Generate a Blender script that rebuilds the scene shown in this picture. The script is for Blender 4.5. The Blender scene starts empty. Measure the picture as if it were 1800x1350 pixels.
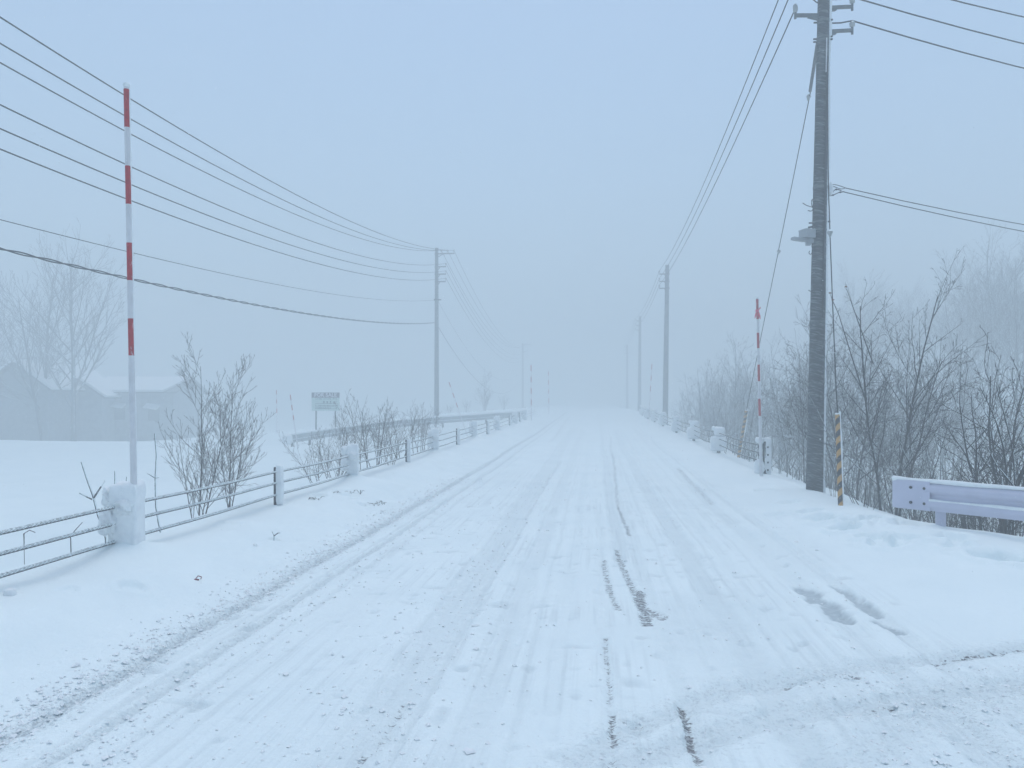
import bpy, math, random
import numpy as np
from mathutils import Vector, Matrix

# ------------------------------------------------------------------ camera, sky, sun, exposure
S = bpy.context.scene
COL = S.collection
FPX, CX, HY = 1360.0, 900.0, 708.0           # focal length and horizon of the 1800 px photograph
YAW = math.atan(146.0 / FPX)
EYE = 1.6
cs, sn = math.cos(YAW), math.sin(YAW)
cam = bpy.data.cameras.new('camera')
cam.sensor_width = 36.0
cam.lens = 36.0 * FPX / 1800.0
cam.shift_y = (HY - 675.0) / 1800.0
cam.clip_start, cam.clip_end = 0.05, 2000.0
camo = bpy.data.objects.new('camera', cam)
camo.location = (0, 0, EYE)
camo.rotation_euler = (math.pi / 2, 0, YAW)
COL.objects.link(camo)
S.camera = camo

SUN_EL = math.radians(76)
W = bpy.data.worlds.new('World')
S.world = W
W.use_nodes = True
wn = W.node_tree
bg = wn.nodes['Background']
sky = wn.nodes.new('ShaderNodeTexSky')
sky.sky_type = 'NISHITA'
sky.sun_disc = False
sky.sun_elevation = SUN_EL
sky.sun_rotation = math.radians(0)
sky.air_density = 1.0
sky.dust_density = 1.3
sky.ozone_density = 0.4
hs = wn.nodes.new('ShaderNodeHueSaturation')
hs.inputs['Hue'].default_value = 0.493
hs.inputs['Saturation'].default_value = 1.02
wn.links.new(sky.outputs[0], hs.inputs['Color'])
wn.links.new(hs.outputs[0], bg.inputs['Color'])
bg.inputs['Strength'].default_value = 0.14

sl = bpy.data.lights.new('sun', 'SUN')
sl.energy = 0.8
sl.angle = math.radians(40)
sl.color = (1.0, 0.97, 0.93)
slo = bpy.data.objects.new('sun', sl)
slo.rotation_euler = (SUN_EL - math.pi / 2, 0, 0)      # diffuse light from ahead (+Y), high above the fog
COL.objects.link(slo)

S.view_settings.view_transform = 'Standard'
S.view_settings.look = 'None'
S.view_settings.gamma = 1.0
S.view_settings.exposure = 0.57
S.cycles.use_denoising = True
S.cycles.max_bounces = 10
S.cycles.diffuse_bounces = 3
S.cycles.volume_bounces = 4
S.cycles.transparent_max_bounces = 8

FOG = 0.022
rnd = random.Random(7)

# ------------------------------------------------------------------ photograph <-> place
def F(px, py, d):
    """point seen at pixel (px, py) at camera depth d"""
    r = (px - CX) / FPX * d
    return Vector((r * cs - d * sn, r * sn + d * cs, EYE + (HY - py) / FPX * d))
def dep(x, y):
    return -x * sn + y * cs
def dX(px, X):
    """camera depth at which pixel column px meets the plane x = X"""
    return X / ((px - CX) / FPX * cs - sn)
def dY(px, Y):
    return Y / ((px - CX) / FPX * sn + cs)

def axes(p):
    """across and along the line from the road spot to a point, for things fixed to its visible side"""
    f = Vector((p[0], p[1], 0)).normalized()
    return Vector((f.y, -f.x, 0)), f

# ------------------------------------------------------------------ noise
def vnoise(x, y, seed=0):
    x = np.asarray(x, float); y = np.asarray(y, float)
    xi = np.floor(x).astype(np.int64); yi = np.floor(y).astype(np.int64)
    fx = x - xi; fy = y - yi
    fx = fx * fx * (3 - 2 * fx); fy = fy * fy * (3 - 2 * fy)
    def hsh(a, b):
        h = (a * 374761393 + b * 668265263 + seed * 974634777) & 0xffffffff
        h = ((h ^ (h >> 13)) * 1274126177) & 0xffffffff
        h = (h ^ (h >> 16)) & 0xffffffff
        return h / 4294967295.0
    return ((hsh(xi, yi) * (1 - fx) + hsh(xi + 1, yi) * fx) * (1 - fy)
            + (hsh(xi, yi + 1) * (1 - fx) + hsh(xi + 1, yi + 1) * fx) * fy) * 2 - 1
def fbm(x, y, o=3, seed=0):
    t = 0; a = 1.0; n = 0
    for k in range(o):
        t = t + a * vnoise(x * 2 ** k, y * 2 ** k, seed + k); n += a; a *= 0.5
    return t / n
def ss(a, b, x):
    t = np.clip((np.asarray(x, float) - a) / (b - a), 0, 1)
    return t * t * (3 - 2 * t)

# ------------------------------------------------------------------ terrain
RAIL_PX = [(505, 771, 38.5), (533, 767, 39.5), (600, 757, 42), (650, 750, 44), (700, 744, 46), (767, 738, 48.5), (830, 733.5, 51), (863, 731, 53), (925, 727, 57)]
RAIL = [F(*p) for p in RAIL_PX]
RX = np.array([p.x for p in RAIL]); RY = np.array([p.y for p in RAIL]); RZ = np.array([p.z for p in RAIL])
_ex = np.concatenate([[-120, -60, -32, -22], RX]); _ey = np.concatenate([[62, 52, 45, 41], RY])
_ez = np.concatenate([[-1.1, -1.1, -1.0, -0.75], RZ - 0.50])

def prof(Y):
    Y = np.asarray(Y, float)
    t = np.clip(Y - 12, 0, 43)
    a = 0.4 * (t / 39) ** 1.5
    b = 0.0155 * np.clip(Y - 55, 0, 28)
    return a + b
def edge_d(X, Y):
    """signed distance beyond the right-hand verge edge (positive: over the bank)"""
    wob = 0.25 * vnoise(Y * 0.35, X * 0.35, 91)
    e1 = X - (4.25 + wob)
    e2 = (X - 4.3) * 0.70 + (Y - 10.05) * 0.71
    e3 = Y - (5.2 + wob)
    return np.minimum(np.minimum(e1, e2), e3)

FOOT = [(1345, 862, .16, .05), (1392, 884, .17, .05), (1425, 901, .16, .06), (1446, 911, .2, .07), (1487, 931, .17, .09), (1530, 946, .16, .07),
        (1558, 955, .2, .06), (1538, 913, .14, .07), (1602, 922, .2, .05), (1668, 945, .2, .05), (1756, 985, .22, .10), (1360, 905, .13, .04), (1690, 962, .18, .05), (1590, 948, .17, .06), (1505, 918, .15, .06),
        (385, 905, .12, .02), (236, 1035, .09, .025), (410, 922, .13, -.03), (600, 862, .16, -.03), (560, 872, .11, .035),
        (640, 888, .09, .03), (480, 950, .06, .03), (120, 1040, .06, .015), (870, 800, .09, .03), (610, 872, .10, .04), (575, 868, .08, -.03)]
FX = -4.25
MOUND = [F(p, 900, dX(p, FX)).y for p in (214, 616, 762, 832)]
def height(X, Y, fine=False):
    X = np.asarray(X, float); Y = np.asarray(Y, float)
    p = prof(Y)
    z = p * 1.0
    # left bank
    bank = 0.22 * ss(-2.85, -3.9, X) + 0.02 * ss(-3.6, -4.3, X)
    z = z + bank
    # left field and side road
    Y0 = np.interp(X, _ex, _ey); zs = np.interp(X, _ex, _ez)
    field = -1.0 + 0.14 * fbm(X * .12, Y * .12, 3, 5) + .03 * fbm(X * .7, Y * .7, 2, 15)
    e = ss(-6.0, -0.4, Y - Y0)
    field = field * (1 - e) + zs * e
    wx = ss(-40, -18, X)
    field = field + wx * 0.85 * ss(1.8, 5.0, Y - Y0)
    lip = 0.35 * np.exp(-((Y - Y0 + 3) / 3.0) ** 2) * ss(-12, -22, X)
    field = field + lip - 0.5 * ss(-12, -22, X) * ss(0, 6, Y - Y0)
    a = ss(-4.55, -7.2, X)
    z = z * (1 - a) + field * a
    # right verge, ditch and hillside
    z = z + 0.14 * ss(2.3, 3.6, X) * np.exp(-((Y - 10.0) / 4.5) ** 2) * ss(5.0, 7.0, Y)
    d = edge_d(X, Y)
    drop = 1.7 * ss(0.0, 3.6, d) + 0.15 * ss(-.5, .3, d)
    hill = np.maximum(0, X - 13.5 + 2.5 * vnoise(X * 0 + 3.1, Y * .05, 44))
    hill = 9.0 * (1 - np.exp(-hill * 0.30 / 9.0))
    z = z - drop + hill * ss(2.0, 8.0, d) + ss(1, 6, d) * 0.25 * fbm(X * .25, Y * .25, 3, 61)
    for my in MOUND:
        z = z + .13 * np.exp(-(((X - FX - .05) / .30) ** 2 + ((Y - my) / .34) ** 2) ** .8)
    z = z + ss(-2.75, -3.1, X) * ss(-4.2, -3.4, X) * 0.045 * fbm(X * 2.4, Y * 1.9, 3, 27)
    # drifts
    off = np.maximum(ss(-2.7, -3.4, X), ss(2.2, 3.0, X))
    z = z + off * (0.035 * fbm(X * .8, Y * .5, 3, 21) + 0.012 * fbm(X * 3.1, Y * 2.3, 2, 33))
    return z
def H(x, y):
    return float(height(np.array([x]), np.array([y]))[0])
def on_ground(px, py):
    """where the sight line through a pixel meets the snow"""
    last = None
    for d in np.arange(2.5, 160, 0.05):
        q = F(px, py, d)
        if q.z < H(q.x, q.y):
            return q
    return F(px, py, 100)

def gp(px, py, z=0.0):
    d = (EYE - z) * FPX / (py - HY)
    q = F(px, py, d)
    return (q.x, q.y)

# tyre tracks: (polyline, half width, depth, packed, gravel, rough)
TR = []
def straight(x0, x1, ya, yb, hw, dp, pk=0, gr=0, ro=0):
    TR.append(([(x0, ya), (x1, yb)], hw, dp, pk, gr, ro))
def bent(pix, hw, dp, pk=0, gr=0, ro=0):
    TR.append(([gp(*q) for q in pix], hw, dp, pk, gr, ro))
straight(-2.80, -2.62, 0, 75, .055, .026, .85, .16, .9)
straight(-2.42, -2.34, 0, 75, .035, .020, .75, .12, .6)
straight(-2.52, -2.44, 0, 60, .022, .010, .5, .05, .2)
straight(-2.20, -2.16, 0, 40, .022, .008, .4, .05, .3)
straight(-.92, -1.04, 0, 40, .025, .012, .6, .08, .2)
straight(-1.24, -1.34, 3, 40, .02, .008, .45, .05, .1)
straight(-.70, -.74, 0, 40, .02, .008, .4, 0, .1)
straight(.66, .60, 4, 40, .02, .006, .4, 0, .1)
straight(1.16, 1.12, 3, 40, .025, .008, .4, 0, .1)
straight(1.52, 1.60, 4, 40, .02, .006, .4, 0, .1)
straight(-.42, -.45, 3, 30, .02, .006, .35, 0, .1)
straight(-1.08, -1.20, 0, 40, .15, .018, .46, 0, .12)
straight(-0.62, -0.62, 0, 40, .10, .012, .35, 0, .1)
straight(-0.25, -0.22, 4, 30, .06, .010, .2, 0, .1)
straight(0.96, 0.95, 0, 40, .12, .022, .55, 0, .1)
straight(1.32, 1.28, 0, 40, .07, .010, .2, 0, .1)
straight(1.76, 1.97, 3, 40, .10, .020, .35, 0, .1)
straight(2.10, 2.25, 3, 40, .06, .020, .3, 0, .3)
straight(0.25, 0.30, 8, 60, .08, .018, .5, .0, .1)
straight(.05, .03, 3.0, 13, .03, .010, .2, 0, .2)
straight(.46, .30, 3.0, 30, .05, .012, .3, 0, .2)
# bared gravel
def gravel(pix, hw, gr, pk=.4, dp=.012):
    bent(pix, hw, dp, pk, gr, .3)
gravel([(1076, 800), (1081, 845), (1086, 890)], .035, .55)
gravel([(1086, 890), (1103, 940)], .03, .78)
gravel([(1079, 965), (1100, 1010), (1118, 1055)], .035, .80)
gravel([(1120, 1040), (1133, 1098)], .05, .95)
gravel([(1143, 1075), (1160, 1085)], .05, .75)
gravel([(1060, 985), (1070, 1040), (1082, 1072)], .03, .74)
gravel([(1062, 1120), (1063, 1240)], .018, .62)
gravel([(1065, 1250), (1069, 1306)], .02, .85)
gravel([(1068, 1330), (1062, 1349)], .02, .7)
gravel([(1186, 1236), (1198, 1270), (1207, 1312)], .024, 1.0)
gravel([(1212, 1322), (1222, 1345)], .024, .85)
gravel([(1073, 775), (1078, 815)], .05, .4)
gravel([(1190, 825), (1252, 884)], .05, .55)
gravel([(1470, 1182), (1500, 1190)], .03, .95)
gravel([(1350, 1200), (1450, 1185)], .025, .5)
gravel([(1640, 1158), (1720, 1150), (1800, 1140)], .03, .62)
gravel([(1690, 1150), (1790, 1143)], .015, .8)
gravel([(1510, 1246), (1560, 1238)], .018, .7)
gravel([(1370, 1272), (1400, 1268)], .018, .6)
gravel([(1770, 1275), (1800, 1292)], .02, .8)
gravel([(620, 1340), (660, 1300), (700, 1235)], .022, .55)
gravel([(755, 1152), (765, 1155)], .012, .9)
gravel([(968, 782), (1000, 745)], .10, .30)
gravel([(935, 880), (985, 815)], .05, .32)
gravel([(1085, 1268), (1120, 1272)], .012, .6)
# thin grey ice patches on the right shoulder
bent([(1412, 1034), (1450, 1060), (1486, 1088)], .075, .016, 2.3, 0, .1)
bent([(1470, 1034), (1500, 1050), (1535, 1078)], .07, .016, 2.2, 0, .3)
bent([(1530, 1093), (1575, 1108)], .045, .016, 2.4, 0, .3)
# turning tracks into the side road
bent([(1000, 1335), (1130, 1270), (1270, 1212), (1450, 1180), (1640, 1158), (1800, 1138), (2100, 1110)], .08, .016, .5, .10, .55)
bent([(1060, 1349), (1280, 1280), (1380, 1250), (1520, 1240), (1650, 1215), (1800, 1200), (2100, 1150)], .11, .018, .55, .10, .55)
bent([(1480, 1349), (1600, 1260), (1800, 1195)], .12, .012, .3, 0, .5)
bent([(1660, 1230), (1730, 1300), (1790, 1349)], .07, .012, .4, .15, .5)

def track_fields(X, Y):
    zt = np.zeros_like(X); pk = np.zeros_like(X); gr = np.zeros_like(X); ro = np.zeros_like(X)
    wob = 0.035 * vnoise(X * 0, Y * .55, 71) + 0.010 * vnoise(X * 0, Y * 2.2, 72)
    edge = 0.30 * fbm(X * 11, Y * 7, 2, 73)
    for pts, hw, dp, p_, g_, r_ in TR:
        D = np.full_like(X, 9.0)
        for (xa, ya), (xb, yb) in zip(pts[:-1], pts[1:]):
            vx, vy = xb - xa, yb - ya; L2 = vx * vx + vy * vy
            t = np.clip(((X + wob - xa) * vx + (Y - ya) * vy) / L2, 0, 1)
            D = np.minimum(D, np.hypot(X + wob - xa - t * vx, Y - ya - t * vy))
        q = D / hw + (edge if p_ < 2 else 1.0 * fbm(X * 14, Y * 7, 3, 74))
        inside = ss(1.25, 0.55, q)
        rim = np.exp(-((q - 1.75) / 0.55) ** 2)
        zt = zt - dp * inside * (1 + .3 * fbm(X * 9, Y * 6, 2, 83)) + dp * 0.22 * rim * (0.7 + .9 * fbm(X * 13, Y * 9, 2, 88))
        pk = np.maximum(pk, p_ * inside)
        if g_: gr = np.maximum(gr, g_ * ss(1.6, .5, q))
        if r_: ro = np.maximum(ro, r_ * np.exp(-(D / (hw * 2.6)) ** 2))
    pk = pk * (0.45 + .55 * ss(26, 8, Y)); 
    return zt, pk, gr, ro

# ------------------------------------------------------------------ object helpers
def tag(o, label=None, cat=None, group=None, kind=None):
    if label: o['label'] = label
    if cat: o['category'] = cat
    if group: o['group'] = group
    if kind: o['kind'] = kind
    return o
def empty(name, loc, label, cat, group=None, rz=0.0):
    o = bpy.data.objects.new(name, None)
    o.empty_display_size = 0.2
    o.location = loc; o.rotation_euler = (0, 0, rz)
    COL.objects.link(o)
    return tag(o, label, cat, group)

def frame(t):
    t = t.normalized()
    up = Vector((0, 0, 1)) if abs(t.z) < 0.9 else Vector((1, 0, 0))
    a = t.cross(up).normalized(); b = t.cross(a).normalized()
    return a, b

class MB:
    """collects shapes in place coordinates and links them as one mesh object"""
    def __init__(s):
        s.v = []; s.f = []; s.m = []; s.n = 0
    def add(s, verts, faces, mi=0):
        s.v.append(np.asarray(verts, float).reshape(-1, 3))
        k = s.n
        s.f.extend([tuple(i + k for i in f) for f in faces])
        s.m.extend([mi] * len(faces))
        s.n += len(s.v[-1])
    def tube(s, pts, rad, k=8, caps=True, mi=0, mis=None, squash=None):
        P = np.array([tuple(p) for p in pts], float)
        n = len(P)
        R = np.full(n, rad) if np.isscalar(rad) else np.asarray(rad, float)
        T = np.gradient(P, axis=0)
        T /= np.maximum(np.linalg.norm(T, axis=1, keepdims=True), 1e-9)
        ref = np.array([0, 0, 1.0]) if abs(T[:, 2]).mean() < 0.85 else np.array([0.0, 1.0, 0])
        A = np.cross(T, ref); A /= np.maximum(np.linalg.norm(A, axis=1, keepdims=True), 1e-9)
        B = np.cross(T, A)
        th = np.arange(k) * 2 * math.pi / k
        V = P[:, None, :] + R[:, None, None] * (np.cos(th)[None, :, None] * A[:, None, :] + np.sin(th)[None, :, None] * B[:, None, :])
        k0 = s.n
        s.v.append(V.reshape(-1, 3)); s.n += n * k
        for i in range(n - 1):
            m = mis[i] if mis is not None else mi
            b0 = k0 + i * k; b1 = b0 + k
            for j in range(k):
                j2 = (j + 1) % k
                s.f.append((b0 + j, b1 + j, b1 + j2, b0 + j2)); s.m.append(m)
        if caps:
            s.f.append(tuple(k0 + j for j in range(k))); s.m.append(mis[0] if mis is not None else mi)
            s.f.append(tuple(k0 + (n - 1) * k + j for j in reversed(range(k)))); s.m.append(mis[-1] if mis is not None else mi)
    def box(s, c, size, rz=0.0, mi=0, mat=None):
        c = Vector(c); hx, hy, hz = size[0] / 2, size[1] / 2, size[2] / 2
        M = mat if mat is not None else Matrix.Rotation(rz, 3, 'Z')
        vs = [c + M @ Vector((x * hx, y * hy, z * hz)) for x in (-1, 1) for y in (-1, 1) for z in (-1, 1)]
        s.add([tuple(v) for v in vs], [(0, 1, 3, 2), (4, 6, 7, 5), (0, 4, 5, 1), (2, 3, 7, 6), (0, 2, 6, 4), (1, 5, 7, 3)], mi)
    def bar(s, a, b, w, h, mi=0):
        a = Vector(a); b = Vector(b); t = (b - a); L = t.length; t.normalize()
        x, y = frame(t)
        M = Matrix((x, y, t)).transposed()
        s.box((a + b) / 2, (w, h, L), mat=M, mi=mi)
    def lump(s, c, size, seed=0, amp=0.12, p=4.0, rz=0.0, nu=22, nv=14, mi=0, freq=3.0):
        """rough snow lump: a superellipsoid with a noisy surface"""
        r = np.random.RandomState(seed)
        u = np.linspace(0, 2 * math.pi, nu, endpoint=False); v = np.linspace(-math.pi / 2, math.pi / 2, nv)
        U, Vv = np.meshgrid(u, v)
        e = 2.0 / p
        sg = lambda w: np.sign(w) * np.abs(w) ** e
        x = sg(np.cos(Vv)) * sg(np.cos(U)); y = sg(np.cos(Vv)) * sg(np.sin(U)); z = sg(np.sin(Vv))
        n = 1 + amp * (fbm(x * freq + z * 2.3 + seed, y * freq - z * 1.7, 3, seed) + .5 * vnoise(z * 5 + x * 3, y * 6 + seed, seed + 3))
        x, y, z = x * n * size[0] / 2, y * n * size[1] / 2, z * (1 + (n - 1) * .6) * size[2] / 2
        ca, sa = math.cos(rz), math.sin(rz)
        P = np.stack([x * ca - y * sa + c[0], x * sa + y * ca + c[1], z + c[2]], -1).reshape(-1, 3)
        fs = []
        for i in range(nv - 1):
            for j in range(nu):
                j2 = (j + 1) % nu
                fs.append((i * nu + j, i * nu + j2, (i + 1) * nu + j2, (i + 1) * nu + j))
        s.add(P, fs, mi)
    def build(s, name, mats, parent=None, smooth=True, origin=None):
        me = bpy.data.meshes.new(name)
        V = np.concatenate(s.v) if s.v else np.zeros((0, 3))
        if parent is not None:
            org = np.array(parent_world(parent))
            V = V - org
            loc = (0, 0, 0)
        else:
            org = np.array(origin if origin is not None else (V[:, :2].mean(0).tolist() + [V[:, 2].min()]))
            V = V - org; loc = tuple(org)
        me.from_pydata(V.tolist(), [], s.f)
        if not isinstance(mats, (list, tuple)): mats = [mats]
        for m in mats: me.materials.append(m)
        if len(mats) > 1: me.polygons.foreach_set('material_index', s.m)
        if smooth:
            me.polygons.foreach_set('use_smooth', [True] * len(me.polygons))
            try: me.set_sharp_from_angle(angle=math.radians(40))
            except Exception: pass
        me.update()
        o = bpy.data.objects.new(name, me)
        o.location = loc
        if parent is not None: o.parent = parent
        COL.objects.link(o)
        return o
def parent_world(o):
    p = Vector((0, 0, 0))
    while o is not None:
        p += o.location; o = o.parent
    return tuple(p)

def lerp_pts(a, b, n):
    a = Vector(a); b = Vector(b)
    return [a.lerp(b, i / (n - 1)) for i in range(n)]

# ------------------------------------------------------------------ materials
def new_mat(name):
    m = bpy.data.materials.new(name); m.use_nodes = True
    nt = m.node_tree
    return m, nt, nt.nodes['Principled BSDF']
def N(nt, typ, **kw):
    n = nt.nodes.new(typ)
    for k, v in kw.items(): setattr(n, k, v)
    return n
def math_n(nt, op, a, b=None, clamp=False):
    n = N(nt, 'ShaderNodeMath', operation=op, use_clamp=clamp)
    for i, w in enumerate((a, b)):
        if w is None: continue
        if isinstance(w, (int, float)): n.inputs[i].default_value = w
        else: nt.links.new(w, n.inputs[i])
    return n.outputs[0]
def mixc(nt, f, a, b):
    n = N(nt, 'ShaderNodeMix', data_type='RGBA')
    for s, w in ((0, f), (6, a), (7, b)):
        if isinstance(w, (int, float)): n.inputs[s].default_value = w
        elif isinstance(w, tuple): n.inputs[s].default_value = (w[0], w[1], w[2], 1)
        else: nt.links.new(w, n.inputs[s])
    return n.outputs[2]
def noise(nt, scale, detail=3, rough=.55, vec=None, mapscale=None, coord='Object'):
    tc = N(nt, 'ShaderNodeTexCoord')
    src = vec if vec is not None else tc.outputs[coord]
    if mapscale:
        mp = N(nt, 'ShaderNodeMapping'); mp.inputs['Scale'].default_value = mapscale
        nt.links.new(src, mp.inputs['Vector']); src = mp.outputs[0]
    n = N(nt, 'ShaderNodeTexNoise'); n.inputs['Scale'].default_value = scale
    n.inputs['Detail'].default_value = detail; n.inputs['Roughness'].default_value = rough
    nt.links.new(src, n.inputs['Vector'])
    return n.outputs[0]
def ramp(nt, v, a, b):
    n = N(nt, 'ShaderNodeMapRange', interpolation_type='SMOOTHSTEP')
    nt.links.new(v, n.inputs[0])
    n.inputs[1].default_value = a; n.inputs[2].default_value = b
    return n.outputs[0]
def bump(nt, bs, h, strength, dist):
    b = N(nt, 'ShaderNodeBump'); b.inputs['Strength'].default_value = strength; b.inputs['Distance'].default_value = dist
    nt.links.new(h, b.inputs['Height']); nt.links.new(b.outputs[0], bs.inputs['Normal'])

SNOW = (0.835, 0.92, 0.93)
def snow_side(nt, lo=.15, hi=.55, w=(0.78, -0.25, 0.57), nscale=25, namp=.7):
    """how much wind-packed snow sticks to a surface: most on the windward and upper side"""
    g = N(nt, 'ShaderNodeNewGeometry')
    d = N(nt, 'ShaderNodeVectorMath', operation='DOT_PRODUCT')
    nt.links.new(g.outputs['Normal'], d.inputs[0])
    d.inputs[1].default_value = Vector(w).normalized()
    n = noise(nt, nscale, 3)
    v = math_n(nt, 'ADD', d.outputs['Value'], math_n(nt, 'MULTIPLY', math_n(nt, 'SUBTRACT', n, .5), namp))
    return ramp(nt, v, lo, hi)

def mat_ground():
    m, nt, bs = new_mat('snow_ground')
    at = lambda nm: N(nt, 'ShaderNodeAttribute', attribute_name=nm).outputs['Fac']
    pk, gr = at('packed'), at('gravel')
    big = noise(nt, 0.9, 4)
    c = mixc(nt, ramp(nt, big, .35, .7), SNOW, (0.80, 0.89, 0.905))
    fine = noise(nt, 16, 3, .6, mapscale=(1, 2.2, 1))
    pf = math_n(nt, 'MULTIPLY', pk, math_n(nt, 'ADD', .45, math_n(nt, 'MULTIPLY', fine, 1.0)))
    c = mixc(nt, math_n(nt, 'MULTIPLY', pf, .42, True), c, (0.45, 0.52, 0.55))
    lane = at('lane')
    s1 = noise(nt, 1, 4, .62, mapscale=(17, .30, 1)); s2 = noise(nt, 1, 3, .6, mapscale=(46, 1.1, 1))
    br = noise(nt, .8, 3)
    stv = math_n(nt, 'MULTIPLY', ramp(nt, math_n(nt, 'ADD', s1, math_n(nt, 'MULTIPLY', s2, .35)), .62, .86), ramp(nt, br, .38, .62))
    c = mixc(nt, math_n(nt, 'MULTIPLY', math_n(nt, 'MULTIPLY', stv, lane), .30), c, (0.50, 0.57, 0.60))
    # grey specks painting the shade among snow crumbs beside the tracks
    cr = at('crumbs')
    crumb_shade = noise(nt, 42, 3, .65)
    sm = math_n(nt, 'MULTIPLY', ramp(nt, math_n(nt, 'ADD', crumb_shade, math_n(nt, 'MULTIPLY', cr, .16)), .60, .74), cr)
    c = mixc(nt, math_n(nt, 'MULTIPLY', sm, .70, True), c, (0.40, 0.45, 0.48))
    # bared asphalt and grit in broken cross-wise dashes left by the tyre treads
    d1 = noise(nt, 34, 3, .75, mapscale=(0.55, 1.7, 1))
    thr = math_n(nt, 'SUBTRACT', math_n(nt, 'ADD', d1, math_n(nt, 'MULTIPLY', gr, .27)), .665)
    gm = ramp(nt, thr, 0.0, 0.09)
    gm = math_n(nt, 'MULTIPLY', gm, ramp(nt, gr, .05, .35))
    tone = mixc(nt, ramp(nt, noise(nt, 70, 2), .35, .65), (0.09, 0.095, 0.105), (0.36, 0.38, 0.40))
    c = mixc(nt, math_n(nt, 'MULTIPLY', gm, .92), c, tone)
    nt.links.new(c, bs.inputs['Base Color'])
    bs.inputs['Roughness'].default_value = 0.75
    bs.inputs['Specular IOR Level'].default_value = 0.25
    h = math_n(nt, 'ADD', math_n(nt, 'MULTIPLY', noise(nt, 8, 5, .6), .8), math_n(nt, 'MULTIPLY', noise(nt, 38, 3, .65), math_n(nt, 'ADD', .5, math_n(nt, 'MULTIPLY', cr, 1.0))))
    bump(nt, bs, h, 0.6, 0.022)
    return m
def mat_snow():
    m, nt, bs = new_mat('snow_crust')
    c = mixc(nt, ramp(nt, noise(nt, 9, 4), .4, .75), (0.88, 0.915, 0.925), (0.79, 0.825, 0.85))
    nt.links.new(c, bs.inputs['Base Color']); bs.inputs['Roughness'].default_value = .8
    bs.inputs['Specular IOR Level'].default_value = 0.2
    bump(nt, bs, noise(nt, 30, 4), .6, .02)
    return m
def mat_simple(name, col, rough=.6, metal=0, var=.25, nscale=12, snow=None, wind=(0.78, -0.25, 0.57), ns=25, na=.7):
    m, nt, bs = new_mat(name)
    dark = tuple(x * (1 - var) for x in col)
    c = mixc(nt, ramp(nt, noise(nt, nscale, 4), .35, .7), col, dark)
    if snow: c = mixc(nt, snow_side(nt, snow[0], snow[1], wind, ns, na), c, SNOW)
    nt.links.new(c, bs.inputs['Base Color'])
    bs.inputs['Roughness'].default_value = rough; bs.inputs['Metallic'].default_value = metal
    bs.inputs['Specular IOR Level'].default_value = 0.3
    return m
def mat_pole():
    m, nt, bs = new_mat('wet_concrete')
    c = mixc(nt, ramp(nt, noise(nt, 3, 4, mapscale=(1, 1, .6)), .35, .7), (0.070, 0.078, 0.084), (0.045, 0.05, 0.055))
    # wind-driven snow clinging in short slanting streaks
    tc = N(nt, 'ShaderNodeTexCoord')
    sp = N(nt, 'ShaderNodeSeparateXYZ'); nt.links.new(tc.outputs['Object'], sp.inputs[0])
    sl_ = math_n(nt, 'ADD', sp.outputs[2], math_n(nt, 'MULTIPLY', sp.outputs[0], .28))
    cb = N(nt, 'ShaderNodeCombineXYZ')
    nt.links.new(math_n(nt, 'MULTIPLY', sp.outputs[0], 6.0), cb.inputs[0]); nt.links.new(math_n(nt, 'MULTIPLY', sp.outputs[1], 6.0), cb.inputs[1])
    nt.links.new(math_n(nt, 'MULTIPLY', sl_, 46.0), cb.inputs[2])
    s1 = noise(nt, 1.0, 3, .6, vec=cb.outputs[0])
    c = mixc(nt, math_n(nt, 'MULTIPLY', ramp(nt, s1, .46, .76), .36), c, (0.60, 0.64, 0.68))
    c = mixc(nt, snow_side(nt, .80, 1.0, (0.97, .15, 0), 12, .35), c, SNOW)
    nt.links.new(c, bs.inputs['Base Color']); bs.inputs['Roughness'].default_value = .85
    bs.inputs['Specular IOR Level'].default_value = 0.2
    bump(nt, bs, s1, .4, .01)
    return m
def mat_tiger():
    m, nt, bs = new_mat('yellow_black_stripe')
    tc = N(nt, 'ShaderNodeTexCoord')
    sp = N(nt, 'ShaderNodeSeparateXYZ'); nt.links.new(tc.outputs['Object'], sp.inputs[0])
    ang = math_n(nt, 'ARCTAN2', sp.outputs[1], sp.outputs[0])
    v = math_n(nt, 'ADD', math_n(nt, 'MULTIPLY', sp.outputs[2], 1 / .20), math_n(nt, 'MULTIPLY', ang, -1 / (2 * math.pi)))
    st = math_n(nt, 'GREATER_THAN', math_n(nt, 'FRACT', v), .5)
    c = mixc(nt, st, (0.03, 0.03, 0.035), (0.52, 0.29, 0.08))
    c = mixc(nt, math_n(nt, 'MULTIPLY', ramp(nt, noise(nt, 40, 4), .56, .7), .6), c, (0.6, .62, .65))
    nt.links.new(c, bs.inputs['Base Color']); bs.inputs['Roughness'].default_value = .6
    return m

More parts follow.
